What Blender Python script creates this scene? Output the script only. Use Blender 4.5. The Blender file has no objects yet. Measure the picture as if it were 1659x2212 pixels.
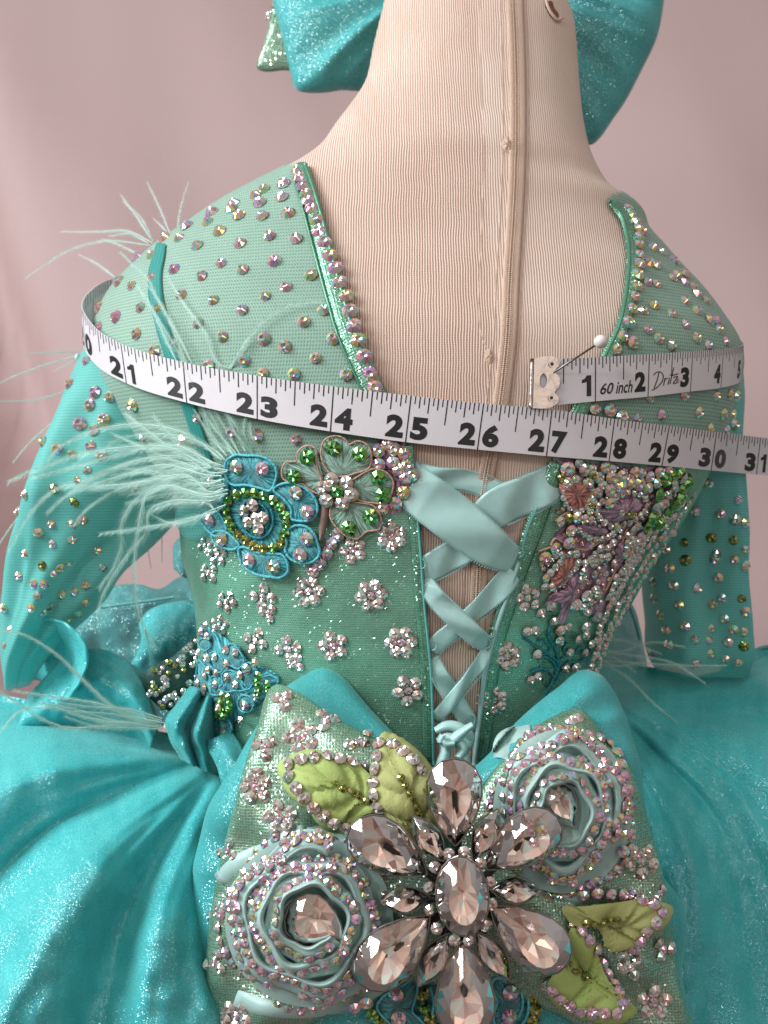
import bpy, bmesh, math, random
import numpy as np
from mathutils import Vector, Matrix, noise
from mathutils.bvhtree import BVHTree

random.seed(7); np.random.seed(7)
scene = bpy.context.scene
COL = scene.collection

# ------------------------------------------------------------------ camera, light, exposure
F = 2074.0; CU = 829.5; CV = 1106.0; EYE = Vector((0.0, 0.0, 1.0))
cam_data = bpy.data.cameras.new("camera")
cam = bpy.data.objects.new("camera", cam_data); COL.objects.link(cam)
cam.location = EYE; cam.rotation_euler = (math.radians(90), 0, 0)
cam_data.sensor_fit = 'VERTICAL'; cam_data.sensor_height = 36.0; cam_data.sensor_width = 27.0
cam_data.lens = F / 2212.0 * 36.0
cam_data.clip_start = 0.01; cam_data.clip_end = 50
cam_data.dof.use_dof = True; cam_data.dof.focus_distance = 0.318; cam_data.dof.aperture_fstop = 17
scene.camera = cam
world = bpy.data.worlds.new("World"); scene.world = world; world.use_nodes = True
wn = world.node_tree.nodes; bg = wn['Background']
_tc = wn.new('ShaderNodeTexCoord'); _sx = wn.new('ShaderNodeSeparateXYZ'); _r = wn.new('ShaderNodeValToRGB')
world.node_tree.links.new(_tc.outputs['Generated'], _sx.inputs[0]); _m = wn.new('ShaderNodeMath'); _m.operation = 'MULTIPLY_ADD'; _m.inputs[1].default_value = .5; _m.inputs[2].default_value = .5
world.node_tree.links.new(_sx.outputs['Z'], _m.inputs[0]); world.node_tree.links.new(_m.outputs[0], _r.inputs[0]); world.node_tree.links.new(_r.outputs[0], bg.inputs[0])
_r.color_ramp.elements[0].position = .2; _r.color_ramp.elements[0].color = (.42, .32, .29, 1)
_r.color_ramp.elements[1].position = .8; _r.color_ramp.elements[1].color = (1.0, .90, .87, 1)
bg.inputs[1].default_value = 0.36
scene.view_settings.view_transform = 'Standard'
scene.view_settings.look = 'None'; scene.view_settings.exposure = 0.0; scene.view_settings.gamma = 1.0
scene.cycles.max_bounces = 12; scene.cycles.glossy_bounces = 8; scene.cycles.transmission_bounces = 10
scene.cycles.transparent_max_bounces = 24
scene.cycles.caustics_reflective = False; scene.cycles.caustics_refractive = False
scene.cycles.sample_clamp_indirect = 6.0

def area(name, loc, target, w, h, power, col):
    l = bpy.data.lights.new(name, 'AREA'); l.shape = 'RECTANGLE'; l.size = w; l.size_y = h
    l.energy = power; l.color = col
    o = bpy.data.objects.new(name, l); COL.objects.link(o); o.location = loc
    d = Vector(target) - Vector(loc); o.rotation_euler = d.to_track_quat('-Z', 'Y').to_euler()
    return o
# the window the photograph is lit by (upper left, a little in front), and a weak warm fill added at the right, with no real source
area("window_light", (-0.88, 0.00, 1.55), (-0.02, 0.36, 0.95), 0.50, 0.60, 15.5, (0.95, 0.98, 1.0))
area("right_fill", (0.55, -0.75, 1.30), (0.0, 0.36, 0.97), 0.30, 0.6, 1.3, (1.0, 0.90, 0.82))

area("glint_fill", (-0.34, -0.28, 1.34), (0.0, 0.36, 0.95), 0.07, 0.07, 0.9, (1.0, 0.95, 0.9))  # added only to strike glints from the stones, not a lamp of the room
area("overhead_fill", (0.25, -0.25, 2.1), (0.0, 0.36, 0.97), 0.22, 0.22, 1.3, (1.0, 0.93, 0.88))  # added overhead to vary what the stone facets reflect, no known fixture

# ------------------------------------------------------------------ helpers
def px(u, v, d):
    return Vector(((u - CU) / F * d, d, 1.0 - (v - CV) / F * d))
def proj(P):
    return (CU + F * P[0] / P[1], CV - F * (P[2] - 1.0) / P[1])
PXM = F / 0.33      # pixels per metre at the depth of the tape

def zoomed(x0, y0, k):
    return lambda pts: [(x0 + a[0] / k, y0 + a[1] / k) + tuple(a[2:]) for a in pts]
Z1 = zoomed(0, 0, 2); Z2 = zoomed(829.5, 0, 2); Z3 = zoomed(0, 604.9, 2); Z4 = zoomed(829.5, 604.9, 2)
Z5 = zoomed(0, 1036.9, 2); Z6 = zoomed(829.5, 1036.9, 2); Z7 = zoomed(0, 1555.4, 2); Z8 = zoomed(829.5, 1555.4, 2)
ZA = zoomed(406.1, 933.2, 3.2); ZB = zoomed(1157.9, 967.8, 4.129); ZC = zoomed(397.5, 1330.7, 6.4)
ZD = zoomed(760.4, 1901, 3.692); ZE = zoomed(535.7, 1486.2, 4.0); ZF = zoomed(0, 864.1, 3.4286)

def pchip(xs, ys, x):
    xs = np.asarray(xs, float); ys = np.asarray(ys, float); x = np.asarray(x, float)
    h = np.diff(xs); d = np.diff(ys) / h; m = np.zeros_like(ys)
    m[0] = d[0]; m[-1] = d[-1]
    for i in range(1, len(xs) - 1):
        m[i] = (h[i] * d[i-1] + h[i-1] * d[i]) / (h[i-1] + h[i])
    i = np.clip(np.searchsorted(xs, x) - 1, 0, len(xs) - 2)
    t = (x - xs[i]) / h[i]; t = np.clip(t, 0, 1)
    return ((2*t**3-3*t**2+1)*ys[i] + (t**3-2*t**2+t)*h[i]*m[i] + (-2*t**3+3*t**2)*ys[i+1] + (t**3-t**2)*h[i]*m[i+1])

def cat(pts, n, closed=False):
    P = np.array([tuple(p) for p in pts], float)
    if closed: P = np.vstack([P, P[:1]])
    c = np.concatenate([[0], np.cumsum(np.linalg.norm(np.diff(P[:, :2], axis=0), axis=1) + 1e-6)])
    t = np.linspace(0, c[-1], n, endpoint=not closed)
    if closed:
        PP = np.vstack([P[-3:-1], P, P[1:3]]); L = c[-1]
        cc = np.concatenate([c[-3:-1] - L, c, c[1:3] + L])
        return np.stack([pchip(cc, PP[:, k], t) for k in range(P.shape[1])], 1)
    return np.stack([pchip(c, P[:, k], t) for k in range(P.shape[1])], 1)

def inpoly(u, v, poly):
    r = False; n = len(poly); j = n - 1
    for i in range(n):
        if (poly[i][1] > v) != (poly[j][1] > v) and u < (poly[j][0]-poly[i][0])*(v-poly[i][1])/(poly[j][1]-poly[i][1]) + poly[i][0]:
            r = not r
        j = i
    return r

WM = {}
def link(o, parent=None):
    COL.objects.link(o)
    WM[o.name] = o.matrix_basis.copy()
    if parent is not None:
        o.parent = parent; o.matrix_parent_inverse = WM[parent.name].inverted()
    return o
def thing(name, label, cat_, loc, group=None):
    o = bpy.data.objects.new(name, None); o.location = loc; o.empty_display_size = .01
    link(o); o['label'] = label; o['category'] = cat_
    if group: o['group'] = group
    return o
def mk(name, V, Fc, mat, parent=None, uv=None, smooth=True, solid=0.0, label=None, kind=None, attr=None):
    me = bpy.data.meshes.new(name)
    me.from_pydata([tuple(p) for p in V], [], [tuple(f) for f in Fc])
    if uv is not None:
        lay = me.uv_layers.new(name="UVMap")
        li = np.empty(len(me.loops), dtype=np.int32); me.loops.foreach_get('vertex_index', li)
        lay.data.foreach_set('uv', np.asarray(uv, dtype=np.float32)[li].ravel())
    if smooth: me.polygons.foreach_set('use_smooth', [True] * len(me.polygons))
    me.materials.append(mat)
    me.update()
    o = bpy.data.objects.new(name, me); link(o, parent)
    if solid:
        m = o.modifiers.new("thickness", 'SOLIDIFY'); m.thickness = solid; m.offset = 0
    if label: o['label'] = label
    if kind: o['kind'] = kind
    return o
def grid_faces(nr, nc, wrap=False):
    f = []
    for i in range(nr - 1):
        for j in range(nc if wrap else nc - 1):
            k = (j + 1) % nc
            f.append((i*nc+j, i*nc+k, (i+1)*nc+k, (i+1)*nc+j))
    return f
def bvh(V, Fc):
    return BVHTree.FromPolygons([Vector(p) * 100.0 for p in V], Fc)     # enlarged: very small faces are missed otherwise

def crease(u, v, cx, cy, freq, seed=0.0):
    """gathers that run out from a point"""
    th = math.atan2(v - cy, u - cx); rr = math.hypot(u - cx, v - cy)
    q = Vector((math.cos(th) * freq, math.sin(th) * freq, seed + rr * .0022))
    return (1 - 2.4 * abs(noise.noise(q))) * min(1, rr / 150) - .4

class Surf:
    """a surface that things can be laid on: the first of some meshes met along the line through an image point, else a depth function"""
    def __init__(s, trees=(), depth=None): s.trees = trees; s.depth = depth
    def __call__(s, u, v):
        d = px(u, v, 1.0) - EYE; d.normalize(); best = None
        for t in s.trees:
            h = t.ray_cast(EYE * 100.0, d, 300.0)
            if h[0] is not None and (best is None or h[3] < best[2]): best = (h[0] / 100.0, h[1], h[3])
        if best is not None:
            n = best[1].copy()
            if n.dot(d) > 0: n = -n
            if n.dot(-d) < .25: n = (n + (-d) * .35).normalized()
            return best[0], n
        if s.depth is None: return None
        dd = s.depth(u, v); P = px(u, v, dd)
        a = px(u+3, v, s.depth(u+3, v)) - P; b = px(u, v+3, s.depth(u, v+3)) - P
        n = a.cross(b); n.normalize()
        if n.dot(d) > 0: n = -n
        return P, n

# ------------------------------------------------------------------ materials
def mat_new(name):
    m = bpy.data.materials.new(name); m.use_nodes = True
    nt = m.node_tree; return m, nt, nt.nodes, nt.links, nt.nodes['Principled BSDF']
def N(nt, typ, **kw):
    n = nt.nodes.new(typ)
    for k, v in kw.items():
        if k.startswith('i_'): n.inputs[k[2:].replace('_', ' ')].default_value = v
        else: setattr(n, k, v)
    return n
def math_(nt, op, a, b=None):
    n = nt.nodes.new('ShaderNodeMath'); n.operation = op
    for i, x in enumerate((a, b)):
        if x is None: continue
        if isinstance(x, (int, float)): n.inputs[i].default_value = x
        else: nt.links.new(x, n.inputs[i])
    return n.outputs[0]
def ramp(nt, src, stops, interp='LINEAR'):
    r = nt.nodes.new('ShaderNodeValToRGB'); r.color_ramp.interpolation = interp
    e = r.color_ramp.elements
    while len(e) < len(stops): e.new(.5)
    for q, (p, c) in zip(e, stops):
        q.position = p; q.color = tuple(c) + (1,) if len(c) == 3 else c
    nt.links.new(src, r.inputs[0]); return r.outputs[0]
def uvscaled(nt, sx, sy=None, src='UV'):
    tc = nt.nodes.new('ShaderNodeTexCoord'); mp = nt.nodes.new('ShaderNodeMapping')
    mp.inputs['Scale'].default_value = (sx, sy if sy is not None else sx, sx)
    nt.links.new(tc.outputs[src], mp.inputs['Vector']); return mp.outputs[0]
def bump(nt, height, strength, dist, normal=None):
    b = nt.nodes.new('ShaderNodeBump'); b.inputs['Strength'].default_value = strength
    b.inputs['Distance'].default_value = dist; nt.links.new(height, b.inputs['Height'])
    if normal is not None: nt.links.new(normal, b.inputs['Normal'])
    return b.outputs[0]
def mixrgb(nt, fac, a, b, typ='MIX'):
    m = nt.nodes.new('ShaderNodeMix'); m.data_type = 'RGBA'; m.blend_type = typ
    for i, x in ((0, fac), (6, a), (7, b)):
        if isinstance(x, (int, float)): m.inputs[i].default_value = x
        elif isinstance(x, tuple): m.inputs[i].default_value = tuple(x) + ((1,) if len(x) == 3 else ())
        else: nt.links.new(x, m.inputs[i])
    return m.outputs[2]
def sparkle_normal(nt, vec, amount):
    """tiny flakes, each tilted its own way"""
    vo = nt.nodes.new('ShaderNodeTexVoronoi'); vo.inputs['Scale'].default_value = 1.0
    nt.links.new(vec, vo.inputs['Vector'])
    geo = nt.nodes.new('ShaderNodeNewGeometry')
    s = nt.nodes.new('ShaderNodeVectorMath'); s.operation = 'SUBTRACT'; nt.links.new(vo.outputs['Color'], s.inputs[0]); s.inputs[1].default_value = (.5, .5, .5)
    k = nt.nodes.new('ShaderNodeVectorMath'); k.operation = 'SCALE'; nt.links.new(s.outputs[0], k.inputs[0]); k.inputs['Scale'].default_value = amount
    a = nt.nodes.new('ShaderNodeVectorMath'); a.operation = 'ADD'; nt.links.new(k.outputs[0], a.inputs[0]); nt.links.new(geo.outputs['Normal'], a.inputs[1])
    nn = nt.nodes.new('ShaderNodeVectorMath'); nn.operation = 'NORMALIZE'; nt.links.new(a.outputs[0], nn.inputs[0])
    return nn.outputs[0], vo

def organza(name, deep, pale, alpha=1.0, translucent=.22):
    m, nt, nd, lk, p = mat_new(name)
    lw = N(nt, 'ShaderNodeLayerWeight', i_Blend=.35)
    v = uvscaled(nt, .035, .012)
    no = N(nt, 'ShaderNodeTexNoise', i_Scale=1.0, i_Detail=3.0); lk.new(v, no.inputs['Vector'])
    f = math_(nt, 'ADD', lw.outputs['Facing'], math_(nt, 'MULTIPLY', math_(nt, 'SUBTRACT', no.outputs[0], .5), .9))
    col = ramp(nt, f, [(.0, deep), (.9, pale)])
    v2 = uvscaled(nt, .55, .55)
    w = N(nt, 'ShaderNodeTexWave', i_Scale=.22, i_Distortion=2.2, i_Detail=1.0); lk.new(v2, w.inputs['Vector'])
    fine = N(nt, 'ShaderNodeTexNoise', i_Scale=.9, i_Detail=2.0); lk.new(uvscaled(nt, .5, .5), fine.inputs['Vector'])
    nb = bump(nt, math_(nt, 'ADD', math_(nt, 'MULTIPLY', w.outputs['Fac'], .35), fine.outputs[0]), .30, .0003)
    gr = N(nt, 'ShaderNodeTexNoise', i_Scale=.42, i_Detail=1.0); lk.new(uvscaled(nt, 1.0, .7), gr.inputs['Vector'])
    col = mixrgb(nt, ramp(nt, gr.outputs[0], [(.35, (0,)*3), (.68, (.26,)*3)]), col, (.25, .85, .85))
    lk.new(col, p.inputs['Base Color']); lk.new(nb, p.inputs['Normal'])
    p.inputs['Roughness'].default_value = .72
    p.inputs['Sheen Weight'].default_value = .45; p.inputs['Sheen Roughness'].default_value = .4
    p.inputs['Sheen Tint'].default_value = (.6, 1, .95, 1)
    p.inputs['Specular IOR Level'].default_value = .15
    sn, vo = sparkle_normal(nt, uvscaled(nt, .8), .9)
    g = N(nt, 'ShaderNodeBsdfGlossy'); g.inputs['Roughness'].default_value = .26; g.inputs['Color'].default_value = (.75, 1, .97, 1)
    lk.new(sn, g.inputs['Normal'])
    tr = N(nt, 'ShaderNodeBsdfTranslucent'); lk.new(col, tr.inputs['Color'])
    m1 = N(nt, 'ShaderNodeMixShader'); m1.inputs[0].default_value = translucent; lk.new(p.outputs[0], m1.inputs[1]); lk.new(tr.outputs[0], m1.inputs[2])
    sel = ramp(nt, vo.outputs['Color'], [(.50, (.05,)*3), (.75, (.34,)*3)])
    m2 = N(nt, 'ShaderNodeMixShader'); lk.new(sel, m2.inputs[0]); lk.new(m1.outputs[0], m2.inputs[1]); lk.new(g.outputs[0], m2.inputs[2])
    out = m2
    if alpha < 1:
        t = N(nt, 'ShaderNodeBsdfTransparent'); m3 = N(nt, 'ShaderNodeMixShader'); m3.inputs[0].default_value = alpha
        lk.new(t.outputs[0], m3.inputs[1]); lk.new(m2.outputs[0], m3.inputs[2]); out = m3
    lk.new(out.outputs[0], nd['Material Output'].inputs[0])
    return m

def knit(name, base, hole, scale, alpha, holes=.5, translucent=.25, randomness=.12):
    """sheer net: thread colour, small open cells, partly see-through"""
    m, nt, nd, lk, p = mat_new(name)
    vo = N(nt, 'ShaderNodeTexVoronoi', i_Scale=1.0, i_Randomness=randomness); lk.new(uvscaled(nt, scale, scale * .8), vo.inputs['Vector'])
    no = N(nt, 'ShaderNodeTexNoise', i_Scale=.012, i_Detail=2.0); lk.new(uvscaled(nt, 1), no.inputs['Vector'])
    h = ramp(nt, vo.outputs['Distance'], [(.18, (1,)*3), (.36, (0,)*3)])
    hv = math_(nt, 'MULTIPLY', h, holes)
    base2 = mixrgb(nt, no.outputs[0], base, tuple(c * .82 for c in base))
    col = mixrgb(nt, hv, base2, hole)
    lk.new(col, p.inputs['Base Color']); p.inputs['Roughness'].default_value = .6
    p.inputs['Sheen Weight'].default_value = .3
    lk.new(bump(nt, vo.outputs['Distance'], .35, .0004), p.inputs['Normal'])
    tr = N(nt, 'ShaderNodeBsdfTranslucent'); lk.new(col, tr.inputs['Color'])
    m1 = N(nt, 'ShaderNodeMixShader'); m1.inputs[0].default_value = translucent; lk.new(p.outputs[0], m1.inputs[1]); lk.new(tr.outputs[0], m1.inputs[2])
    t = N(nt, 'ShaderNodeBsdfTransparent'); m3 = N(nt, 'ShaderNodeMixShader')
    a = math_(nt, 'SUBTRACT', alpha, math_(nt, 'MULTIPLY', hv, .55)); lk.new(a, m3.inputs[0])
    lk.new(t.outputs[0], m3.inputs[1]); lk.new(m1.outputs[0], m3.inputs[2])
    lk.new(m3.outputs[0], nd['Material Output'].inputs[0])
    return m

def foil(name, base, glint, hole, scale, shine=.5, sel0=.45):
    """knit with metallic dots between dark pin holes"""
    m, nt, nd, lk, p = mat_new(name)
    vo = N(nt, 'ShaderNodeTexVoronoi', i_Scale=1.0, i_Randomness=.22); lk.new(uvscaled(nt, scale), vo.inputs['Vector'])
    h = ramp(nt, vo.outputs['Distance'], [(.17, (1,)*3), (.33, (0,)*3)])
    no = N(nt, 'ShaderNodeTexNoise', i_Scale=.009, i_Detail=3.0); lk.new(uvscaled(nt, 1), no.inputs['Vector'])
    wear = ramp(nt, no.outputs[0], [(.38, (0,)*3), (.62, (1,)*3)])
    b2 = mixrgb(nt, wear, base, tuple(min(1, c * 1.35) for c in base))
    col = mixrgb(nt, math_(nt, 'MULTIPLY', h, .75), b2, hole)
    lk.new(col, p.inputs['Base Color']); p.inputs['Roughness'].default_value = .36; p.inputs['Metallic'].default_value = .45
    lk.new(bump(nt, vo.outputs['Distance'], .5, .0004), p.inputs['Normal'])
    sn, v2 = sparkle_normal(nt, uvscaled(nt, scale * 1.7), .85)
    g = N(nt, 'ShaderNodeBsdfGlossy'); g.inputs['Roughness'].default_value = .16; g.inputs['Color'].default_value = tuple(glint) + (1,)
    lk.new(sn, g.inputs['Normal'])
    sel = math_(nt, 'MULTIPLY', ramp(nt, v2.outputs['Color'], [(sel0, (.06,)*3), (sel0 + .15, (shine,)*3)]), math_(nt, 'SUBTRACT', 1.0, h))
    m2 = N(nt, 'ShaderNodeMixShader'); lk.new(sel, m2.inputs[0]); lk.new(p.outputs[0], m2.inputs[1]); lk.new(g.outputs[0], m2.inputs[2])
    lk.new(m2.outputs[0], nd['Material Output'].inputs[0])
    return m

def satin(name, col, rough=.38):
    m, nt, nd, lk, p = mat_new(name)
    v = uvscaled(nt, .5, .5); w = N(nt, 'ShaderNodeTexWave', i_Scale=.5, i_Distortion=.3, bands_direction='DIAGONAL'); lk.new(v, w.inputs['Vector'])
    no = N(nt, 'ShaderNodeTexNoise', i_Scale=.03, i_Detail=4.0); lk.new(uvscaled(nt, 1), no.inputs['Vector'])
    lk.new(mixrgb(nt, no.outputs[0], tuple(c * .86 for c in col), tuple(min(1, c * 1.12) for c in col)), p.inputs['Base Color'])
    lk.new(bump(nt, math_(nt, 'ADD', w.outputs['Fac'], math_(nt, 'MULTIPLY', no.outputs[0], 4.0)), .22, .0003), p.inputs['Normal'])
    p.inputs['Roughness'].default_value = rough; p.inputs['Specular IOR Level'].default_value = .7
    p.inputs['Anisotropic'].default_value = .5; p.inputs['Sheen Weight'].default_value = .25
    return m

def thread(name, col, dark, freq=64.0):
    """embroidery: UV.x runs across the stitches, UV.y along them"""
    m, nt, nd, lk, p = mat_new(name)
    tc = N(nt, 'ShaderNodeTexCoord'); mp = N(nt, 'ShaderNodeMapping'); mp.inputs['Scale'].default_value = (freq, 1.6, 1); lk.new(tc.outputs['UV'], mp.inputs['Vector'])
    no = N(nt, 'ShaderNodeTexNoise', i_Scale=1.0, i_Detail=3.0, i_Roughness=.7); lk.new(mp.outputs[0], no.inputs['Vector'])
    r = ramp(nt, no.outputs[0], [(.41, dark), (.49, col), (.60, tuple(min(1, c * 1.8 + .08) for c in col))])
    lk.new(r, p.inputs['Base Color']); lk.new(bump(nt, no.outputs[0], .9, .0012), p.inputs['Normal'])
    p.inputs['Roughness'].default_value = .42; p.inputs['Sheen Weight'].default_value = .4
    return m

def plain(name, col, rough=.5, metal=0.0, noise=.12, nscale=90.0, bumpd=.0003, bs=.4):
    m, nt, nd, lk, p = mat_new(name)
    no = N(nt, 'ShaderNodeTexNoise', i_Scale=nscale, i_Detail=4.0); lk.new(uvscaled(nt, 1, 1, 'Object'), no.inputs['Vector'])
    lk.new(mixrgb(nt, no.outputs[0], tuple(c * (1 - noise) for c in col), tuple(min(1, c * (1 + noise)) for c in col)), p.inputs['Base Color'])
    if bs: lk.new(bump(nt, no.outputs[0], bs, bumpd), p.inputs['Normal'])
    p.inputs['Roughness'].default_value = rough; p.inputs['Metallic'].default_value = metal
    return m

def stone_mat(name, stops, rough=.07, seed=0.0, spread=.9):
    """foil-backed rhinestone with an iridescent coat: hue steps with facet angle, and dark and bright sparkle is put into the colour"""
    m, nt, nd, lk, p = mat_new(name)
    geo = N(nt, 'ShaderNodeNewGeometry'); oi = N(nt, 'ShaderNodeObjectInfo')
    dt = N(nt, 'ShaderNodeVectorMath', operation='DOT_PRODUCT'); lk.new(geo.outputs['True Normal'], dt.inputs[0]); dt.inputs[1].default_value = (5.1, 3.3, 4.3)
    wn_ = N(nt, 'ShaderNodeTexWhiteNoise'); wn_.noise_dimensions = '3D'
    ms = N(nt, 'ShaderNodeVectorMath', operation='SCALE'); lk.new(oi.outputs['Location'], ms.inputs[0]); ms.inputs['Scale'].default_value = 311.0; lk.new(ms.outputs[0], wn_.inputs['Vector'])
    no = N(nt, 'ShaderNodeTexNoise', i_Scale=130.0); tcx = N(nt, 'ShaderNodeNewGeometry'); lk.new(tcx.outputs['Position'], no.inputs['Vector'])
    lw = N(nt, 'ShaderNodeLayerWeight', i_Blend=.5); lk.new(geo.outputs['True Normal'], lw.inputs['Normal'])
    s = math_(nt, 'ADD', math_(nt, 'MULTIPLY', dt.outputs['Value'], spread * .42), math_(nt, 'ADD', math_(nt, 'MULTIPLY', wn_.outputs['Value'], 1.0), seed))
    s = math_(nt, 'ADD', s, math_(nt, 'ADD', math_(nt, 'MULTIPLY', lw.outputs['Facing'], .6), math_(nt, 'MULTIPLY', no.outputs[0], .6)))
    col = ramp(nt, math_(nt, 'FRACT', s), stops, 'CONSTANT')  # dark and bright steps stand in for sparkle inside the stone
    lk.new(col, p.inputs['Base Color']); p.inputs['Metallic'].default_value = .72; p.inputs['Roughness'].default_value = rough
    p.inputs['Coat Weight'].default_value = .8; p.inputs['Coat Roughness'].default_value = .02
    return m

M = {}
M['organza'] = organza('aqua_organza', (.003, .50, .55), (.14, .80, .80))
M['organza_sheer'] = organza('sheer_aqua_organza', (.01, .45, .48), (.2, .62, .60), alpha=.72, translucent=.45)
M['organza_bow'] = organza('bow_organza', (.002, .34, .37), (.08, .54, .55), translucent=.12)
M['net'] = knit('mint_net', (.33, .56, .45), (.15, .34, .27), .15, .95, holes=.62, translucent=.08)
M['net_sleeve'] = knit('turquoise_net', (.22, .82, .77), (.06, .54, .50), .17, .63, holes=.30, translucent=.22)
M['foil'] = foil('green_foil_knit', (.22, .50, .36), (.75, 1.0, .85), (.04, .20, .13), .19, .14, .52)
M['foil_bow'] = foil('pale_foil_knit', (.24, .42, .30), (.9, 1.0, .85), (.02, .10, .06), .165, .42, .48)
M['foil_trim'] = foil('foil_trim', (.14, .36, .24), (.7, 1.0, .85), (.02, .13, .08), .17, .36, .52)
M['satin'] = satin('pale_aqua_satin', (.45, .74, .71), .24)
M['satin_rose'] = satin('rose_satin', (.42, .65, .61), .30)
M['thread_teal'] = thread('teal_thread', (.05, .44, .50), (.004, .16, .21))
M['thread_dark'] = thread('dark_teal_thread', (.015, .25, .27), (.004, .09, .11))
M['thread_mint'] = thread('mint_thread', (.32, .56, .44), (.05, .22, .14), 70)
M['thread_peach'] = thread('peach_thread', (.55, .31, .25), (.25, .10, .08), 20)
M['thread_rust'] = thread('rust_thread', (.42, .15, .11), (.15, .03, .03), 22)
M['thread_mauve'] = thread('mauve_thread', (.34, .20, .29), (.11, .05, .09), 22)
M['cord_teal'] = plain('teal_cord', (.12, .56, .64), .45, 0, .35, 900, .0004, .8)
M['cord_dark'] = plain('dark_teal_cord', (.02, .24, .27), .45, 0, .35, 900, .0004, .8)
M['cord_peach'] = plain('peach_cord', (.60, .36, .28), .5, 0, .3, 900, .0004, .8)
M['cord_aqua'] = plain('aqua_cord', (.15, .5, .48), .5, 0, .2, 700, .0003, .5)
M['piping'] = plain('aqua_piping', (.35, .60, .58), .5, 0, .1, 500, .0002, .4)
M['feather'] = plain('pale_feather', (.55, .80, .72), .6, 0, .08, 300, .0001, 0)
M['leaf'] = plain('leaf_velvet', (.44, .58, .18), .75, 0, .12, 1500, .0003, .5)
M['leaf_tan'] = plain('leaf_velvet_tan', (.46, .50, .19), .75, 0, .12, 1500, .0003, .5)
M['vein'] = plain('leaf_vein', (.13, .22, .03), .8, 0, .2, 800, .0003, .5)
M['steel'] = plain('bright_steel', (.50, .44, .40), .30, 1.0, .10, 200, .0006, .5); M['steel_dark'] = plain('pin_steel', (.22, .19, .18), .30, .9, .06, 300, .0002, .1)
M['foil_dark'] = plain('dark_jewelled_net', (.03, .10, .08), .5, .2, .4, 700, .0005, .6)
M['dark_metal'] = plain('dark_setting_metal', (.05, .05, .05), .35, .9, .2, 500, .0002, .3)
M['pearl'] = plain('pearl_white', (.78, .74, .70), .18, 0, .02, 100, .0001, 0)
M['wood'] = plain('torn_brown_core', (.22, .09, .04), .8, 0, .4, 400, .001, .8)
AB = [(0, (1.0, .62, .56)), (.12, (1.0, .84, .22)), (.24, (.38, .95, .45)), (.34, (.52, .34, .32)), (.42, (1.0, .38, .72)), (.52, (1.0, .98, .94)), (.62, (.50, .52, 1.0)), (.70, (.80, .55, .48)), (.80, (1.0, .62, .16)), (.88, (.30, .92, .95))]
M['ab'] = stone_mat('iridescent_stone', AB, spread=2.2)
PK = [(0, (1.0, .42, .66)), (.14, (1.0, .80, .50)), (.26, (.60, .34, .42)), (.36, (1.0, .56, .62)), (.48, (1.0, .96, .98)), (.60, (.66, .50, 1.0)), (.72, (.90, .45, .50)), (.82, (.62, .95, .60)), (.90, (.45, .85, 1.0))]
M['pink'] = stone_mat('pink_iridescent_stone', PK, .08, spread=2.2)
CL = [(0, (.98, .72, .64)), (.18, (1.0, .95, .92)), (.34, (.52, .34, .30)), (.46, (1.0, .78, .70)), (.60, (.62, .92, .88)), (.74, (1, 1, 1)), (.86, (.74, .50, .46))]
M['clear'] = stone_mat('silk_pink_stone', CL, .07, spread=2.0)
TC = [(0, (.80, .58, .50)), (.2, (.45, .80, .74)), (.36, (.36, .30, .25)), (.52, (.90, .74, .66)), (.66, (.34, .60, .52)), (.80, (1, .95, .90))]
M['mixed'] = stone_mat('smoky_clear_stone', TC, .09, spread=2.0)
GR = [(0, (.06, .32, .06)), (.25, (.25, .50, .08)), (.45, (.02, .14, .03)), (.65, (.10, .42, .14)), (.86, (.60, .70, .20)), (1, (.06, .32, .06))]
M['green'] = stone_mat('green_stone', GR, .07, spread=2.0)
OL = [(0, (.24, .30, .04)), (.25, (.45, .45, .10)), (.45, (.10, .12, .02)), (.7, (.34, .25, .07)), (.88, (.75, .68, .28)), (1, (.24, .30, .04))]
M['olive'] = stone_mat('olive_stone', OL, .07, spread=2.0)
M['ink'] = plain('black_ink', (.012, .012, .014), .45, 0, .1, 200, .0001, 0)

def crystal_mats():
    m, nt, nd, lk, p = mat_new('champagne_crystal')
    fr = N(nt, 'ShaderNodeFresnel', i_IOR=1.75); t = N(nt, 'ShaderNodeBsdfTransparent'); t.inputs['Color'].default_value = (1, .93, .89, 1)
    g = N(nt, 'ShaderNodeBsdfGlossy'); g.inputs['Roughness'].default_value = .03; mx = N(nt, 'ShaderNodeMixShader')
    lk.new(math_(nt, 'MULTIPLY', fr.outputs[0], 1.2), mx.inputs[0]); lk.new(t.outputs[0], mx.inputs[1]); lk.new(g.outputs[0], mx.inputs[2]); lk.new(mx.outputs[0], nd['Material Output'].inputs[0])
    m2, nt, nd, lk, p = mat_new('crystal_foil_back')
    geo = N(nt, 'ShaderNodeNewGeometry')
    dt = N(nt, 'ShaderNodeVectorMath', operation='DOT_PRODUCT'); lk.new(geo.outputs['True Normal'], dt.inputs[0]); dt.inputs[1].default_value = (6.7, 4.3, 7.2)
    c = ramp(nt, math_(nt, 'FRACT', dt.outputs['Value']), [(0, (1, .86, .76)), (.14, (1, .78, .68)), (.26, (.42, .26, .23)), (.36, (1, .98, .94)), (.50, (1, .82, .72)), (.62, (.66, .88, .84)), (.74, (1, 1, 1)), (.86, (.66, .47, .42)), (1, (1, .86, .76))])  # dark, white and aqua reflections are painted into the facet colours
    lk.new(c, p.inputs['Base Color']); p.inputs['Metallic'].default_value = .22; p.inputs['Roughness'].default_value = .09
    return m, m2
M['crystal'], M['crystal_back'] = crystal_mats()

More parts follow.
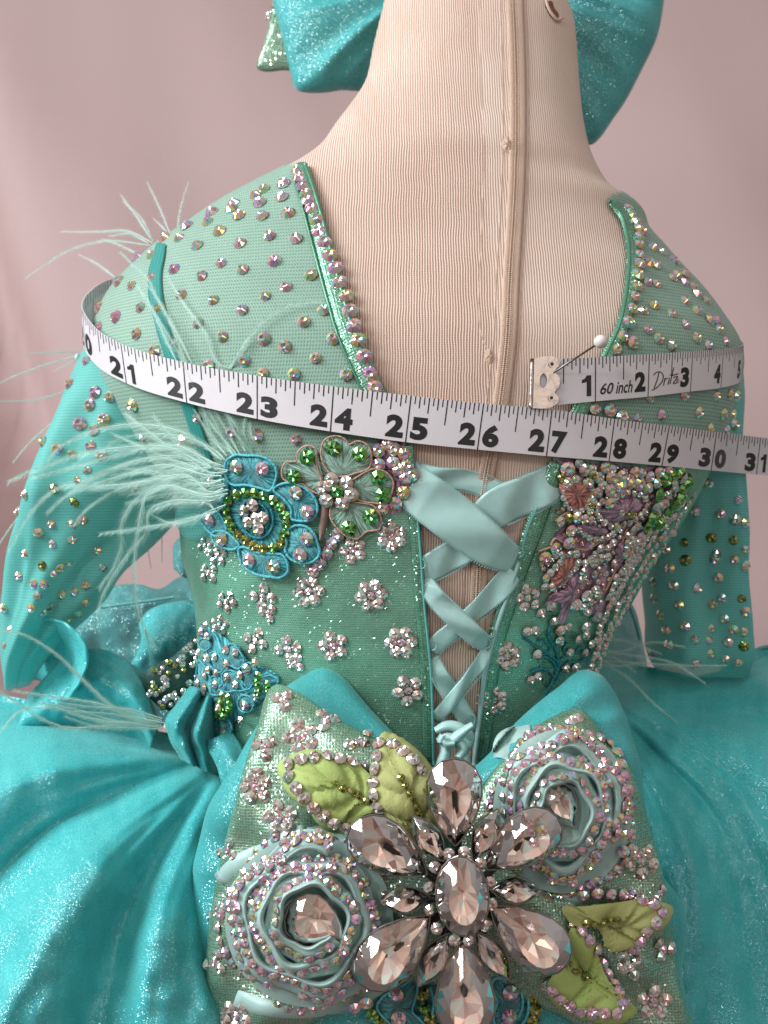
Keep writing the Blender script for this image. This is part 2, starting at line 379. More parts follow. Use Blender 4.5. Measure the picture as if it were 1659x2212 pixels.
def form_mat():
    m, nt, nd, lk, p = mat_new('beige_rib_knit')
    v = uvscaled(nt, 1.0); sx = N(nt, 'ShaderNodeSeparateXYZ'); lk.new(v, sx.inputs[0])
    nz = N(nt, 'ShaderNodeTexNoise', i_Scale=.012, i_Detail=2.0); lk.new(v, nz.inputs['Vector'])
    x = math_(nt, 'ADD', sx.outputs['X'], math_(nt, 'MULTIPLY', nz.outputs[0], 9.0))
    rib = math_(nt, 'SINE', math_(nt, 'MULTIPLY', x, 2 * math.pi / 5.9))
    row = math_(nt, 'SINE', math_(nt, 'MULTIPLY', sx.outputs['Y'], 2 * math.pi / 5.0))
    tex = math_(nt, 'ADD', math_(nt, 'MULTIPLY', rib, .5), math_(nt, 'MULTIPLY', row, .07))
    patch = N(nt, 'ShaderNodeTexNoise', i_Scale=.006, i_Detail=4.0); lk.new(v, patch.inputs['Vector'])
    streak = N(nt, 'ShaderNodeTexNoise', i_Scale=1.0, i_Detail=4.0); lk.new(uvscaled(nt, .16, .006), streak.inputs['Vector'])
    gap = ramp(nt, math_(nt, 'ADD', tex, math_(nt, 'MULTIPLY', streak.outputs[0], .6)), [(.0, (1,)*3), (.32, (0,)*3)])
    pn = N(nt, 'ShaderNodeMapRange'); lk.new(sx.outputs['X'], pn.inputs[0]); pn.inputs[1].default_value = 222; pn.inputs[2].default_value = 238; pn.inputs[3].default_value = 1.0; pn.inputs[4].default_value = .42
    gap = math_(nt, 'MULTIPLY', gap, pn.outputs[0])
    c1 = mixrgb(nt, ramp(nt, patch.outputs[0], [(.35, (0,)*3), (.65, (1,)*3)]), (.82, .68, .58), (.78, .61, .51))
    lk.new(mixrgb(nt, math_(nt, 'MULTIPLY', gap, .8), c1, (.38, .20, .13)), p.inputs['Base Color'])
    p.inputs['Roughness'].default_value = .85; p.inputs['Sheen Weight'].default_value = .25
    lk.new(bump(nt, tex, .5, .0004), p.inputs['Normal'])
    return m
M['form'] = form_mat()
def tape_mat():
    m, nt, nd, lk, p = mat_new('white_vinyl_tape')
    w = N(nt, 'ShaderNodeTexWave', i_Scale=.32, i_Distortion=.4, bands_direction='Y'); lk.new(uvscaled(nt, 1.0), w.inputs['Vector'])
    w2 = N(nt, 'ShaderNodeTexWave', i_Scale=.35, i_Distortion=.4, bands_direction='X'); lk.new(uvscaled(nt, 1.0), w2.inputs['Vector'])
    s = math_(nt, 'ADD', w.outputs['Fac'], w2.outputs['Fac'])
    lk.new(bump(nt, s, .22, .0002), p.inputs['Normal'])
    no = N(nt, 'ShaderNodeTexNoise', i_Scale=40.0, i_Detail=4.0); lk.new(uvscaled(nt, 1, 1, 'Object'), no.inputs['Vector'])
    lk.new(mixrgb(nt, no.outputs[0], (.68, .66, .70), (.78, .76, .80)), p.inputs['Base Color']); p.inputs['Roughness'].default_value = .36
    return m
M['tape'] = tape_mat()
def cloth_mat():
    m, nt, nd, lk, p = mat_new('pink_backdrop_cloth')
    no = N(nt, 'ShaderNodeTexNoise', i_Scale=2.2, i_Detail=4.0); lk.new(uvscaled(nt, 1, 1, 'Object'), no.inputs['Vector'])
    wv = N(nt, 'ShaderNodeTexNoise', i_Scale=260.0, i_Detail=2.0); lk.new(uvscaled(nt, 1, 1, 'Object'), wv.inputs['Vector'])
    lk.new(mixrgb(nt, no.outputs[0], (.64, .48, .47), (.70, .54, .53)), p.inputs['Base Color']); p.inputs['Roughness'].default_value = .9
    lk.new(bump(nt, wv.outputs[0], .3, .001), p.inputs['Normal'])
    return m
M['backdrop'] = cloth_mat()

# ------------------------------------------------------------------ shape builders
def loft(rows, nr, na, off=0.0, e=2.2, fold=None, p=None, a0=0.0, a1=2 * math.pi):
    R = np.array(rows, float); v = np.linspace(R[0, 0], R[-1, 0], nr)
    xl, xr, dc, b = (pchip(R[:, 0], R[:, k], v) for k in (1, 2, 3, 4))
    V = []; UV = []; full = abs(a1 - a0 - 2 * math.pi) < 1e-6
    ang = np.linspace(a0, a1, na, endpoint=not full)
    for i in range(nr):
        cx = ((xl[i] + xr[i]) / 2 - CU) / F * dc[i]; a = (xr[i] - xl[i]) / 2 / F * dc[i] + off; z = 1.0 - (v[i] - CV) / F * dc[i]
        s = 0.0; prev = None
        for t in ang:
            c_, s_ = math.cos(t), math.sin(t)
            k = 1.0 + (fold(t, v[i]) if fold else 0.0)
            x = cx + a * k * math.copysign(abs(c_) ** (2 / e), c_); y = dc[i] - (b[i] + off) * k * math.copysign(abs(s_) ** (2 / e), s_)
            V.append((x, y, z))
            q = (x, y)
            if prev: s += math.hypot(q[0] - prev[0], q[1] - prev[1])
            prev = q; UV.append((s * PXM, -z * PXM))
    return V, grid_faces(nr, na, full), UV

def sub_mesh(V, Fc, UV, keep):
    idx = {}; nV = []; nU = []; nF = []
    for f in Fc:
        if not keep(f): continue
        g = []
        for k in f:
            if k not in idx: idx[k] = len(nV); nV.append(V[k]); nU.append(UV[k])
            g.append(idx[k])
        nF.append(g)
    return nV, nF, nU

def curves_sheet(curves, nu, nv):
    """a sheet through several guide lines of (u, v, depth)"""
    C = [cat(c, nu) for c in curves]; A = np.array(C)
    k = np.arange(len(curves)); kk = np.linspace(0, len(curves) - 1, nv)
    B = np.zeros((nv, nu, 3))
    for j in range(nu):
        for c in range(3): B[:, j, c] = pchip(k, A[:, j, c], kk) if len(curves) > 2 else np.interp(kk, k, A[:, j, c])
    V = [px(*B[i, j]) for i in range(nv) for j in range(nu)]
    UV = [(B[i, j, 0], B[i, j, 1]) for i in range(nv) for j in range(nu)]
    return V, grid_faces(nv, nu), UV

def tube(path, rad, n=8, closed=False, flat=1.0):
    P = [Vector(p) for p in path]; V = []; m = len(P)
    up = Vector((0, -1, 0))
    for i in range(m):
        a = P[(i - 1) % m] if (closed or i > 0) else P[0]; b = P[(i + 1) % m] if (closed or i < m - 1) else P[-1]
        t = (b - a).normalized() if (b - a).length > 0 else Vector((1, 0, 0))
        s = t.cross(up); s = s.normalized() if s.length > 1e-6 else Vector((1, 0, 0)); w = s.cross(t)
        r = rad[i] if hasattr(rad, '__len__') else rad
        for k in range(n):
            q = 2 * math.pi * k / n; V.append(P[i] + s * (r * math.cos(q)) + w * (r * flat * math.sin(q)))
    Fc = []
    for i in range(m if closed else m - 1):
        for k in range(n):
            Fc.append((i*n+k, i*n+(k+1) % n, ((i+1) % m)*n+(k+1) % n, ((i+1) % m)*n+k))
    if not closed: Fc.append(tuple(range(n))); Fc.append(tuple((m-1)*n+k for k in reversed(range(n))))
    return V, Fc

def lay_path(pts, surf, off, n, closed=False):
    out = []
    for q in cat(pts, n, closed):
        h = surf(q[0], q[1])
        if h: out.append(h[0] + h[1] * off)
    return out

def cord(name, pts, surf, off, rpx, mat, parent, n=None, closed=False, flat=1.0):
    P2 = np.array([p[:2] for p in pts]); L = np.linalg.norm(np.diff(P2, axis=0), axis=1).sum()
    n = n or max(6, int(L / 5)); path = lay_path(pts, surf, off, n, closed)
    if len(path) < 3: return None
    r = rpx / F * path[0].y
    V, Fc = tube(path, r, 6, closed, flat); return mk(name, V, Fc, mat, parent)

def strip(name, pts, width, surf, off, mat, parent, n=40, across=7, bulge=.0004, solid=.0003, label=None, twist=None):
    """a flat band laid along a line on a surface; width in image pixels (one number or one per guide point)"""
    pts = [tuple(p) for p in pts]
    w = width if hasattr(width, '__len__') else [width] * len(pts)
    C = cat([(p[0], p[1], w[i]) for i, p in enumerate(pts)], n); V = []; UV = []; L = 0
    for i in range(n):
        a = C[max(0, i-1)]; b = C[min(n-1, i+1)]; t = np.array([b[0]-a[0], b[1]-a[1]]); t /= np.linalg.norm(t) + 1e-9; s = np.array([-t[1], t[0]])
        if i: L += math.hypot(C[i][0]-C[i-1][0], C[i][1]-C[i-1][1])
        h0 = surf(C[i][0], C[i][1]); 
        for k in range(across):
            f = k / (across - 1) * 2 - 1; u, v = C[i][0] + s[0] * f * C[i][2] / 2, C[i][1] + s[1] * f * C[i][2] / 2
            h = surf(u, v) or h0
            if h is None: h = (px(u, v, .36), Vector((0, -1, 0)))
            o = off(i / (n-1)) if callable(off) else off
            wob = twist(i / (n-1), f) if twist else 0.0
            V.append(h[0] + h[1] * (o + bulge * (1 - f * f) + wob)); UV.append((L, f * C[i][2] / 2))
    return mk(name, V, grid_faces(n, across), mat, parent, UV, solid=solid, label=label)

def pad(name, c, bnd, surf, off, prof, mat, parent, rings=8, nb=40, uvmode='px', solid=0.0, label=None, mapd=None, smoothb=True, kind=None):
    """a domed patch laid on a surface: centre, outline, height profile(t, k) with t = 0 centre .. 1 edge"""
    B = cat(bnd, nb, True) if smoothb else np.array([(bnd[int(i*len(bnd)/nb)][0], bnd[int(i*len(bnd)/nb)][1]) for i in range(nb)])
    V = []; UV = []; 
    h = surf(*c); h = h or (px(c[0], c[1], .36), Vector((0, -1, 0)))
    V.append(h[0] + h[1] * (off + prof(0, 0, c[0], c[1]))); UV.append((c[0], c[1]) if uvmode == 'px' else (0, 0))
    for r in range(1, rings + 1):
        t = (r / rings) ** .8
        for k in range(nb):
            u = c[0] + (B[k][0] - c[0]) * t; v = c[1] + (B[k][1] - c[1]) * t
            q = surf(u, v) or h
            V.append(q[0] + q[1] * (off + prof(t, k / nb, u, v)))
            UV.append((u, v) if uvmode == 'px' else (k / nb, t))
    Fc = [(0, 1 + (k + 1) % nb, 1 + k) for k in range(nb)]
    for r in range(rings - 1):
        for k in range(nb):
            a = 1 + r * nb; Fc.append((a + k, a + (k+1) % nb, a + nb + (k+1) % nb, a + nb + k))
    o = mk(name, V, Fc, mat, parent, UV, solid=solid, label=label, kind=kind)
    return o, V, Fc
def dome(h, edge=.0): return lambda t, k, u, v: edge + (h - edge) * math.sqrt(max(0, 1 - t * t))

# stones -------------------------------------------------------------
def gem_geometry(n=8, table=.42, mid=.74, h=.52, dip=.16):
    V = []; Fc = []
    V += [(math.cos(2*math.pi*k/n), math.sin(2*math.pi*k/n), 0) for k in range(n)]
    V += [(math.cos(2*math.pi*k/n), math.sin(2*math.pi*k/n), .16) for k in range(n)]
    V += [(mid*math.cos(2*math.pi*(k+.5)/n), mid*math.sin(2*math.pi*(k+.5)/n), .16 + (h - .16) * .55) for k in range(n)]
    V += [(table*math.cos(2*math.pi*k/n), table*math.sin(2*math.pi*k/n), h) for k in range(n)]
    V.append((0, 0, h - dip))
    for k in range(n):
        j = (k + 1) % n
        Fc += [(k, j, n+j, n+k), (n+k, n+j, 2*n+k), (2*n+k, n+j, 2*n+j), (2*n+(k-1) % n, 2*n+k, 3*n+k), (2*n+k, 3*n+j, 3*n+k), (3*n+k, 3*n+j, 4*n)]
    return V, [f for f in Fc if len(set(f)) == len(f)]
def gem_geometry2(n=10, table=.44, h=.62, dip=.26):
    V = [(math.cos(2*math.pi*k/n), math.sin(2*math.pi*k/n), 0) for k in range(n)]
    V += [(math.cos(2*math.pi*k/n), math.sin(2*math.pi*k/n), .15) for k in range(n)]
    V += [(table*math.cos(2*math.pi*(k+.5)/n), table*math.sin(2*math.pi*(k+.5)/n), h) for k in range(n)]
    V.append((0, 0, h - dip)); Fc = []
    for k in range(n):
        j = (k + 1) % n
        Fc += [(k, j, n+j, n+k), (n+k, n+j, 2*n+k), (2*n+k, n+j, 2*n+j), (2*n+k, 2*n+j, 3*n)]
    return V, Fc
GV, GF = gem_geometry2()
GEM = {}
def gem_mesh(m):
    if m not in GEM:
        me = bpy.data.meshes.new('rhinestone_' + m); me.from_pydata(GV, [], GF); me.materials.append(M[m]); GEM[m] = me
    return GEM[m]
def frame(P, n, s, jitter=.12, tall=1.0):
    n = (n + Vector((random.uniform(-1, 1), random.uniform(-1, 1), random.uniform(-1, 1))) * jitter).normalized()
    t = n.orthogonal().normalized(); a = random.uniform(0, 6.28); b = n.cross(t)
    t2 = t * math.cos(a) + b * math.sin(a); b2 = n.cross(t2)
    return Matrix(((t2.x*s, b2.x*s, n.x*s*tall, P.x), (t2.y*s, b2.y*s, n.y*s*tall, P.y), (t2.z*s, b2.z*s, n.z*s*tall, P.z), (0, 0, 0, 1)))
NG = [0]
def gem(u, v, r, surf, m, parent, off=0.0, name='rhinestone', jitter=.12, tall=1.0):
    h = surf(u, v)
    if h is None: return None
    P = h[0] + h[1] * off; s = r * 1.13 / F * P.y
    o = bpy.data.objects.new(name, gem_mesh(m)); o.matrix_basis = frame(P, h[1], s, jitter, tall); link(o, parent); NG[0] += 1
    return o
def gem_batch(name, pts, surf, m, parent, off=0.0):
    V = []; Fc = []
    for (u, v, r) in pts:
        h = surf(u, v)
        if h is None: continue
        P = h[0] + h[1] * off; T = frame(P, h[1], r / F * P.y, .2); b = len(V)
        V += [T @ Vector(q) for q in GV]; Fc += [tuple(k + b for k in f) for f in GF]
    if V: return mk(name, V, Fc, M[m], parent, smooth=False, kind='stuff')
def gem_flower(u, v, surf, parent, R=17, r=11, n=5, m='clear', mc='pink', rot=None, off=0.0, sq=1.0):
    rot = random.uniform(0, 6.28) if rot is None else rot; R *= 1.2; r *= 1.08
    c = gem(u, v, r * .72, surf, mc, parent, off, name='rhinestone_flower')
    if c is None: return
    for k in range(n):
        a = rot + 2 * math.pi * k / n
        gem(u + R * math.cos(a) * sq, v + R * math.sin(a), r, surf, m, c, off)
    return c

def crystal(name, c, axis, hw, d, h, parent, kind='drop', N_=16, label=None, tilt=(0, 0)):
    """a cut stone: c = far (round) end .. tip in pixels; glass crown over a foiled faceted back, in a dark metal cup"""
    (u0, v0), (u1, v1) = c, axis
    cx, cy = (u0 + u1) / 2, (v0 + v1) / 2; L = math.hypot(u1-u0, v1-v0) / 2; ang = math.atan2(v1-v0, u1-u0)
    pts = []
    for k in range(N_):
        t = 2 * math.pi * k / N_; x = math.cos(t); y = math.sin(t)
        if kind == 'drop': w = math.sqrt(max(0, 1 + x)) * (1 - x) ** .92 / 1.07; yy = math.copysign(w, y) if abs(y) > 1e-6 else 0
        elif kind == 'marquise': yy = math.copysign((1 - abs(x) ** 1.75), y) if abs(y) > 1e-6 else 0
        else: yy = y
        pts.append((x * L, yy * hw))
    n = N_
    def ring(s, z, shift=0, half=False):
        out = []
        for k in range(n):
            a = pts[k]; b = pts[(k + 1) % n]
            q = ((a[0] + b[0]) / 2, (a[1] + b[1]) / 2) if half else a
            out.append((q[0] * s - shift * L, q[1] * s, z))
        return out
    H = h * F / d; sh = .10 if kind == 'drop' else 0
    rg = [ring(1, 0), ring(.97, .10 * H), ring(.76, .62 * H, sh * .5, True), ring(.56, H, sh)]
    V = []; 
    for r_ in rg: V += r_
    V.append((-sh * L, 0, H)); tc = len(V) - 1
    pv = [ring(.60, -.40 * H, sh * .7, True), ring(.22, -.72 * H, sh)]
    p0 = len(V)
    for r_ in pv: V += r_
    V.append((-sh * L, 0, -.85 * H)); pc = len(V) - 1
    Fc = []; back = []
    for k in range(n):
        j = (k + 1) % n; i = (k - 1) % n
        Fc += [(k, j, n+j, n+k), (n+k, n+j, 2*n+k), (2*n+i, n+k, 2*n+k), (2*n+i, 2*n+k, 3*n+k), (2*n+k, 3*n+j, 3*n+k), (3*n+k, 3*n+j, tc)]
        back += [(j, k, p0+k), (k, p0+i, p0+k)]
        if k % 2 == 0: back += [(p0+k, p0+i, p0+n+k), (p0+k, p0+n+k, p0+n+(k+2) % n), (p0+(k+1) % n, p0+k, p0+n+(k+2) % n), (p0+n+k, pc, p0+n+(k+2) % n)]
    rj = random.Random(int(u0 * 7 + v0))
    for k in range(p0, pc + 1): x, y, z = V[k]; V[k] = (x + rj.uniform(-.06, .06) * L, y + rj.uniform(-.08, .08) * hw, z * rj.uniform(.75, 1.25))
    ca, sa = math.cos(ang), math.sin(ang); W = []
    for (x, y, z) in V:
        u = cx + x * ca - y * sa; v = cy + x * sa + y * ca
        dd = d - z * d / F + tilt[0] * (u - cx) * d / F + tilt[1] * (v - cy) * d / F
        W.append(px(cx, cy, d) + Vector(((u - cx) * d / F, dd - d, -(v - cy) * d / F)))
    me = bpy.data.meshes.new(name); me.from_pydata(W, [], Fc + back); me.materials.append(M['crystal']); me.materials.append(M['crystal_back'])
    for i, f in enumerate(me.polygons): f.material_index = 0 if i < len(Fc) else 1
    o = bpy.data.objects.new(name, me); link(o, parent)
    if label: o['label'] = label
    # the cup that holds it
    bp = [Vector(W[k]) for k in range(n)]; ctr = sum(bp, Vector()) / n
    path = [ctr + (q - ctr) * 1.02 + Vector((0, .0003, 0)) for q in bp]
    TV, TF = tube(path, .00024, 6, True); b = len(TV)
    TV += [ctr + (q - ctr) * 1.01 + Vector((0, .0003, 0)) for q in bp] + [ctr + (q - ctr) * .55 + Vector((0, h * .9, 0)) for q in bp]
    TF += [(b+k, b+(k+1) % n, b+n+(k+1) % n, b+n+k) for k in range(n)] + [tuple(b+n+k for k in range(n))]
    mk('setting', TV, TF, M['steel'], o, smooth=False)
    return o

def frond(name, pts, surf, parent, d0, d1, barb=16, rp=.9, off=.003, dens=1.0, droop=0.3):
    """one feather strand: a tapering shaft with fine barbs on both sides"""
    P2 = np.array([p[:2] for p in pts], float); Lp = np.linalg.norm(np.diff(P2, axis=0), axis=1).sum()
    n = max(8, int(Lp / 2.2 * dens)); C = cat(pts, n); path = []
    dprev = None
    for i, q in enumerate(C):
        t = i / (n-1); d = d0 + (d1 - d0) * t
        h = surf(q[0], q[1]) if surf else None
        o_ = off * min(1.0, .08 + t * 2.2)
        if h and h[0].y - o_ < d: d = h[0].y - o_
        if dprev is not None: d = dprev * .8 + d * .2 if d > dprev else d
        dprev = d; path.append(px(q[0], q[1], d))
    rad = [rp / F * .34 * (1 - .75 * i / (n-1)) for i in range(n)]
    st = max(1, int(4 / 1)); sp = path[::st] + [path[-1]]; V, Fc = tube(sp, rad[::st] + [rad[-1]], 4)
    for i in range(2, n - 1):
        t = (path[i+1] - path[i-1]).normalized(); s = Vector((0, -1, 0)).cross(t).normalized()
        f = i / (n-1); bl = barb / F * .34 * min(1, .25 + f * 2.5) * (.80 - .45 * f)
        for sg in (-1, 1, -1, 1, -1, 1):
            if random.random() < .12: continue
            L = bl * random.uniform(.5, 1.15); a = random.uniform(.28, .62)
            dr = (t * math.cos(a) + s * sg * math.sin(a) + Vector((0, random.uniform(-.35, .25), 0))).normalized()
            w = .000045; mid = path[i] + dr * L * .55 + Vector((0, 0, -L * .05)); e = path[i] + dr * L + t * L * .18 + Vector((0, 0, -L * droop * .4))
            b = len(V); V += [path[i] - t * w, path[i] + t * w, mid + t * w, mid - t * w, e]
            Fc += [(b, b+1, b+2, b+3), (b+3, b+2, b+4)]
    return mk(name, V, Fc, M['feather'], parent, smooth=False)
# ================================================================== the setting: cloth backdrop
def backdrop():
    nu, nv = 120, 60; V = []; 
    for i in range(nv):
        for j in range(nu):
            x = -1.3 + 2.6 * j / (nu-1); z = -.2 + 2.4 * i / (nv-1)
            s = x + (z - 1.2) * .42
            y = 1.15 + .05 * math.sin(s * 6.0 + 1.0) + .014 * math.sin(s * 17 + z * 3) + .016 * noise.noise(Vector((s * 5.0, z * 1.6, 0))) + .006 * noise.noise(Vector((s * 16.0, z * 5.0, 2)))
            y -= .11 * math.exp(-((x + .50 + (z - 1.0) * .30) / .07) ** 2); y += .09 * math.exp(-((x + .40 + (z - 1.0) * .30) / .05) ** 2)
            y += .006 * math.sin((z * 1.0 - x * .15) * 22) * (1 if x > 0 else .3)
            V.append((x, y, z))
    o = mk('backdrop', V, grid_faces(nv, nu), M['backdrop'], solid=.002); o['kind'] = 'structure'
    return o
backdrop()

# ================================================================== dress form
TORSO = [(-160, 836, 1206, .440, .036), (-60, 833, 1204, .438, .036), (30, 826, 1222, .435, .037), (60, 818, 1234, .433, .038), (110, 806, 1240, .430, .040), (200, 784, 1246, .425, .042), (290, 722, 1256, .418, .045),
         (360, 668, 1272, .413, .050), (400, 610, 1290, .41, .053), (440, 530, 1318, .41, .056), (480, 455, 1372, .41, .059), (520, 398, 1388, .41, .062), (560, 340, 1422, .41, .065),
         (600, 296, 1456, .41, .068), (640, 258, 1494, .408, .070), (700, 226, 1540, .405, .072), (760, 216, 1575, .402, .074), (850, 232, 1572, .40, .075), (950, 290, 1540, .40, .075),
         (1050, 362, 1495, .40, .073), (1110, 394, 1462, .40, .071), (1200, 408, 1402, .40, .068), (1300, 432, 1345, .40, .064), (1400, 440, 1295, .40, .060), (1500, 450, 1275, .40, .056),
         (1600, 470, 1262, .40, .054), (1750, 460, 1290, .40, .056), (1900, 440, 1340, .40, .06)]
form = thing('dress_form', 'beige rib-knit dress form with bare neck and back, zip running down its spine', 'dress form', px(900, 1900, .40))
FV, FF, FU = loft(TORSO, 150, 160)
FU = [(q[0] * PXM + 8 * math.sin(q[2] * 9), -q[2] * PXM) for q in FV]
mk('body', FV, FF, M['form'], form, FU)
bodyT = bvh(FV, FF); BODY = Surf([bodyT])
# closed neck stump
V0 = FV[:160]; c0 = sum((Vector(q) for q in V0), Vector()) / 160
mk('neck_cap', [tuple(q) for q in V0] + [tuple(c0)], [(k, (k+1) % 160, 160) for k in range(160)], M['form'], form, [(q[0]*PXM, q[1]*PXM) for q in V0] + [(0, 0)])
ZIP = [(1107, -60), (1107, 0), (1110, 75), (1113, 200), (1113, 300), (1111, 380), (1108, 450), (1099, 600), (1092, 743), (1086, 800), (1079, 860), (1066, 930), (1050, 1005), (1044, 1040), (1035, 1120), (1030, 1250), (1022, 1400)]
def zipper():
    def side(dx): return [(u + dx, v) for u, v in ZIP]
    z = strip('zipper_tape', side(-7), 13, BODY, .0004, M['form_tape'], form, n=140, across=5, bulge=.0003)
    strip('zipper_tape', side(15), 15, BODY, .0004, M['form_tape'], form, n=140, across=5, bulge=.0005)
    for dx in (-27, 29): cord('seam', side(dx), BODY, -.0001, 1.3, M['form_tape'], form)
    # coil: many small loops
    C = cat(ZIP, 330); V = []; Fc = []
    for i in range(len(C) - 1):
        h = BODY(C[i][0] + 2, C[i][1])
        if not h: continue
        for dx in (-3.2, 3.2):
            q = BODY(C[i][0] + 2 + dx, C[i][1]); 
            if not q: continue
            P = q[0] + q[1] * .0012; r = .00036; b = len(V)
            for (a, e, f) in ((-1.5, 0, 0), (0, -1.25, .0), (1.5, 0, 0), (0, 1.25, 0), (0, 0, -1.6)): V.append(P + Vector((a * r, f * r, e * r)))
            Fc += [(b, b+1, b+4), (b+1, b+2, b+4), (b+2, b+3, b+4), (b+3, b, b+4)]
    mk('zipper_teeth', V, Fc, M['form_tape2'], form, smooth=False, kind='stuff')
for _n in ('cord_teal', 'cord_dark', 'cord_peach'):
    for _b in M[_n].node_tree.nodes:
        if _b.type == 'BUMP': _b.inputs['Distance'].default_value = .0009; _b.inputs['Strength'].default_value = 1.0
M['form_tape'] = plain('beige_twill', (.62, .46, .36), .8, 0, .18, 1800, .0004, .9)
M['form_tape2'] = plain('pale_coil', (.68, .53, .42), .6, 0, .15, 900, .0002, .3)
zipper()
# seams either side of the back panel, small puckers and the torn corner of the cover
cord('seam', [(1036, -20), (1038, 150), (1046, 330), (1042, 450), (1036, 600), (1036, 700), (1048, 745), (1060, 760)], BODY, -.0002, 1.4, M['form_tape2'], form)
pad('pucker', (1096, 315), [(1085, 300), (1100, 293), (1108, 312), (1104, 332), (1092, 330), (1084, 318)], BODY, .0, lambda t, k, u, v: .0006 * (1 - t) + .0012 * abs(math.sin(k * 19)) * (1 - t), M['form_tape'], form, 5, 24)
pad('pucker', (1057, 770), [(1048, 758), (1058, 752), (1066, 766), (1060, 788), (1050, 782)], BODY, .0, lambda t, k, u, v: .0005 * (1 - t) + .0008 * abs(math.sin(k * 13)) * (1 - t), M['form_tape'], form, 4, 20)
pad('torn_hole', (1192, 28), [(1178, 8), (1190, 2), (1198, 20), (1206, 30), (1203, 44), (1192, 38), (1182, 24)], BODY, .0002, lambda t, k, u, v: .0004 * (1 - t), M['wood'], form, 3, 20)
strip('torn_edge', [(1176, -6), (1179, 12), (1190, 34), (1203, 46), (1212, 40)], 5, BODY, .0008, M['form_tape2'], form, n=24, across=4)

# ================================================================== the dress
dress = thing('dress', 'aqua pageant dress with rhinestoned net sleeves, laced green bodice and wide organza skirt', 'dress', px(900, 2200, .42))
OPEN = [(600, -400), (600, 320), (655, 352), (672, 385), (690, 445), (712, 530), (735, 620), (762, 715), (790, 780), (818, 838), (850, 900), (884, 965), (893, 1010), (905, 1150), (916, 1300), (930, 1450), (936, 1640), (945, 1800),
        (1005, 1800), (1018, 1640), (1032, 1560), (1046, 1400), (1082, 1280), (1140, 1130), (1190, 1020), (1206, 960), (1250, 880), (1296, 785), (1335, 705), (1352, 620), (1352, 520), (1335, 465), (1312, 438), (1316, 425), (1420, 380), (1900, 300), (1900, -400)]
BORDER = [(300, 1150), (392, 1142), (500, 1110), (640, 1040), (800, 980), (900, 955), (1200, 985), (1340, 1000), (1500, 1010), (1600, 1010)]
def border_v(u): return np.interp(u, [b[0] for b in BORDER], [b[1] for b in BORDER])
CV_, CF_, CU_ = loft([r for r in TORSO if r[0] > 280], 260, 300, off=.0012)
cent = {}
def cpos(f):
    q = [CV_[k] for k in f]; return proj((sum(a[0] for a in q)/4, sum(a[1] for a in q)/4, sum(a[2] for a in q)/4))
FP = [cpos(f) for f in CF_]; FIDX = {id(f): i for i, f in enumerate(CF_)}
def keep_yoke(f):
    u, v = FP[FIDX[id(f)]]; return not inpoly(u, v, OPEN) and v < border_v(u) and v > 355
def keep_bod(f):
    u, v = FP[FIDX[id(f)]]; return not inpoly(u, v, OPEN) and v >= border_v(u)
yv, yf, yu = sub_mesh(CV_, CF_, CU_, keep_yoke); bv, bf, bu = sub_mesh(CV_, CF_, CU_, keep_bod)
yoke = mk('yoke', yv, yf, M['net'], dress, yu, label='sheer mint net shoulder yoke scattered with rhinestones')
bodice = mk('bodice', bv, bf, M['foil'], dress, bu, label='green foil-dotted knit bodice open down the laced back')
clothT = bvh(CV_, CF_); CLOTH = Surf([clothT])

# sleeves
def sfold(ph, amp):
    def f(t, v):
        g = min(1, max(0, (v - 800) / 350)); return amp * g * (.12 + 2.3 * abs(math.sin(t)) ** 1.5) * ((1 - 2 * abs(math.sin(2 * t + ph + v * .0016))) * .5 + math.sin(7 * t + ph * 2 - v * .003) * .3 + noise.noise(Vector((math.cos(t) * 2.2, math.sin(t) * 2.2, v * .004 + ph))) * .8)
    return f
LS = [(640, 262, 330, .408, .012), (670, 232, 390, .407, .020), (700, 214, 410, .406, .026), (760, 192, 432, .404, .031), (850, 150, 446, .401, .035), (930, 118, 446, .399, .036), (1000, 90, 440, .398, .036),
      (1060, 70, 425, .397, .036), (1120, 48, 386, .398, .031), (1180, 28, 330, .398, .028), (1240, 16, 262, .398, .026), (1300, 6, 222, .398, .024), (1360, 5, 160, .400, .020), (1420, 10, 100, .404, .016), (1480, 18, 62, .408, .010)]
RS = [(680, 1420, 1520, .424, .012), (720, 1395, 1560, .424, .020), (770, 1388, 1584, .425, .026), (850, 1388, 1594, .426, .032), (950, 1392, 1592, .428, .033),
      (1050, 1402, 1600, .430, .032), (1150, 1408, 1607, .432, .030), (1250, 1390, 1610, .434, .028), (1350, 1398, 1618, .436, .026), (1420, 1402, 1620, .438, .024), (1452, 1420, 1612, .438, .018)]
SL = []
for rows, ph, amp in ((LS, .4, .17), (RS, 2.1, .11)):
    V, Fc, U = loft(rows, 150, 110, fold=sfold(ph, amp), e=2.0)
    o = mk('sleeve', V, Fc, M['net_sleeve'], dress, U, solid=.0002, label=('left' if rows is LS else 'right') + ' sheer turquoise sleeve gathered in soft folds')
    SL.append((o, bvh(V, Fc)))
SKIN = Surf([clothT, SL[0][1], SL[1][1]])
LSL = Surf([SL[0][1]], ); ALL = Surf([clothT, SL[0][1], SL[1][1]])
# armhole seams
M['seam_net'] = knit('seam_net', (.02, .42, .38), (.01, .25, .22), .2, .98, holes=.5)
strip('armhole_seam', [(350, 528), (346, 550), (337, 590), (338, 640), (352, 700), (372, 770), (398, 840), (416, 900), (436, 960), (450, 1010)], [20, 24, 28, 30, 30, 28, 28, 28, 28, 28], ALL, .0006, M['seam_net'], dress, n=90, bulge=.0002, solid=.0001)
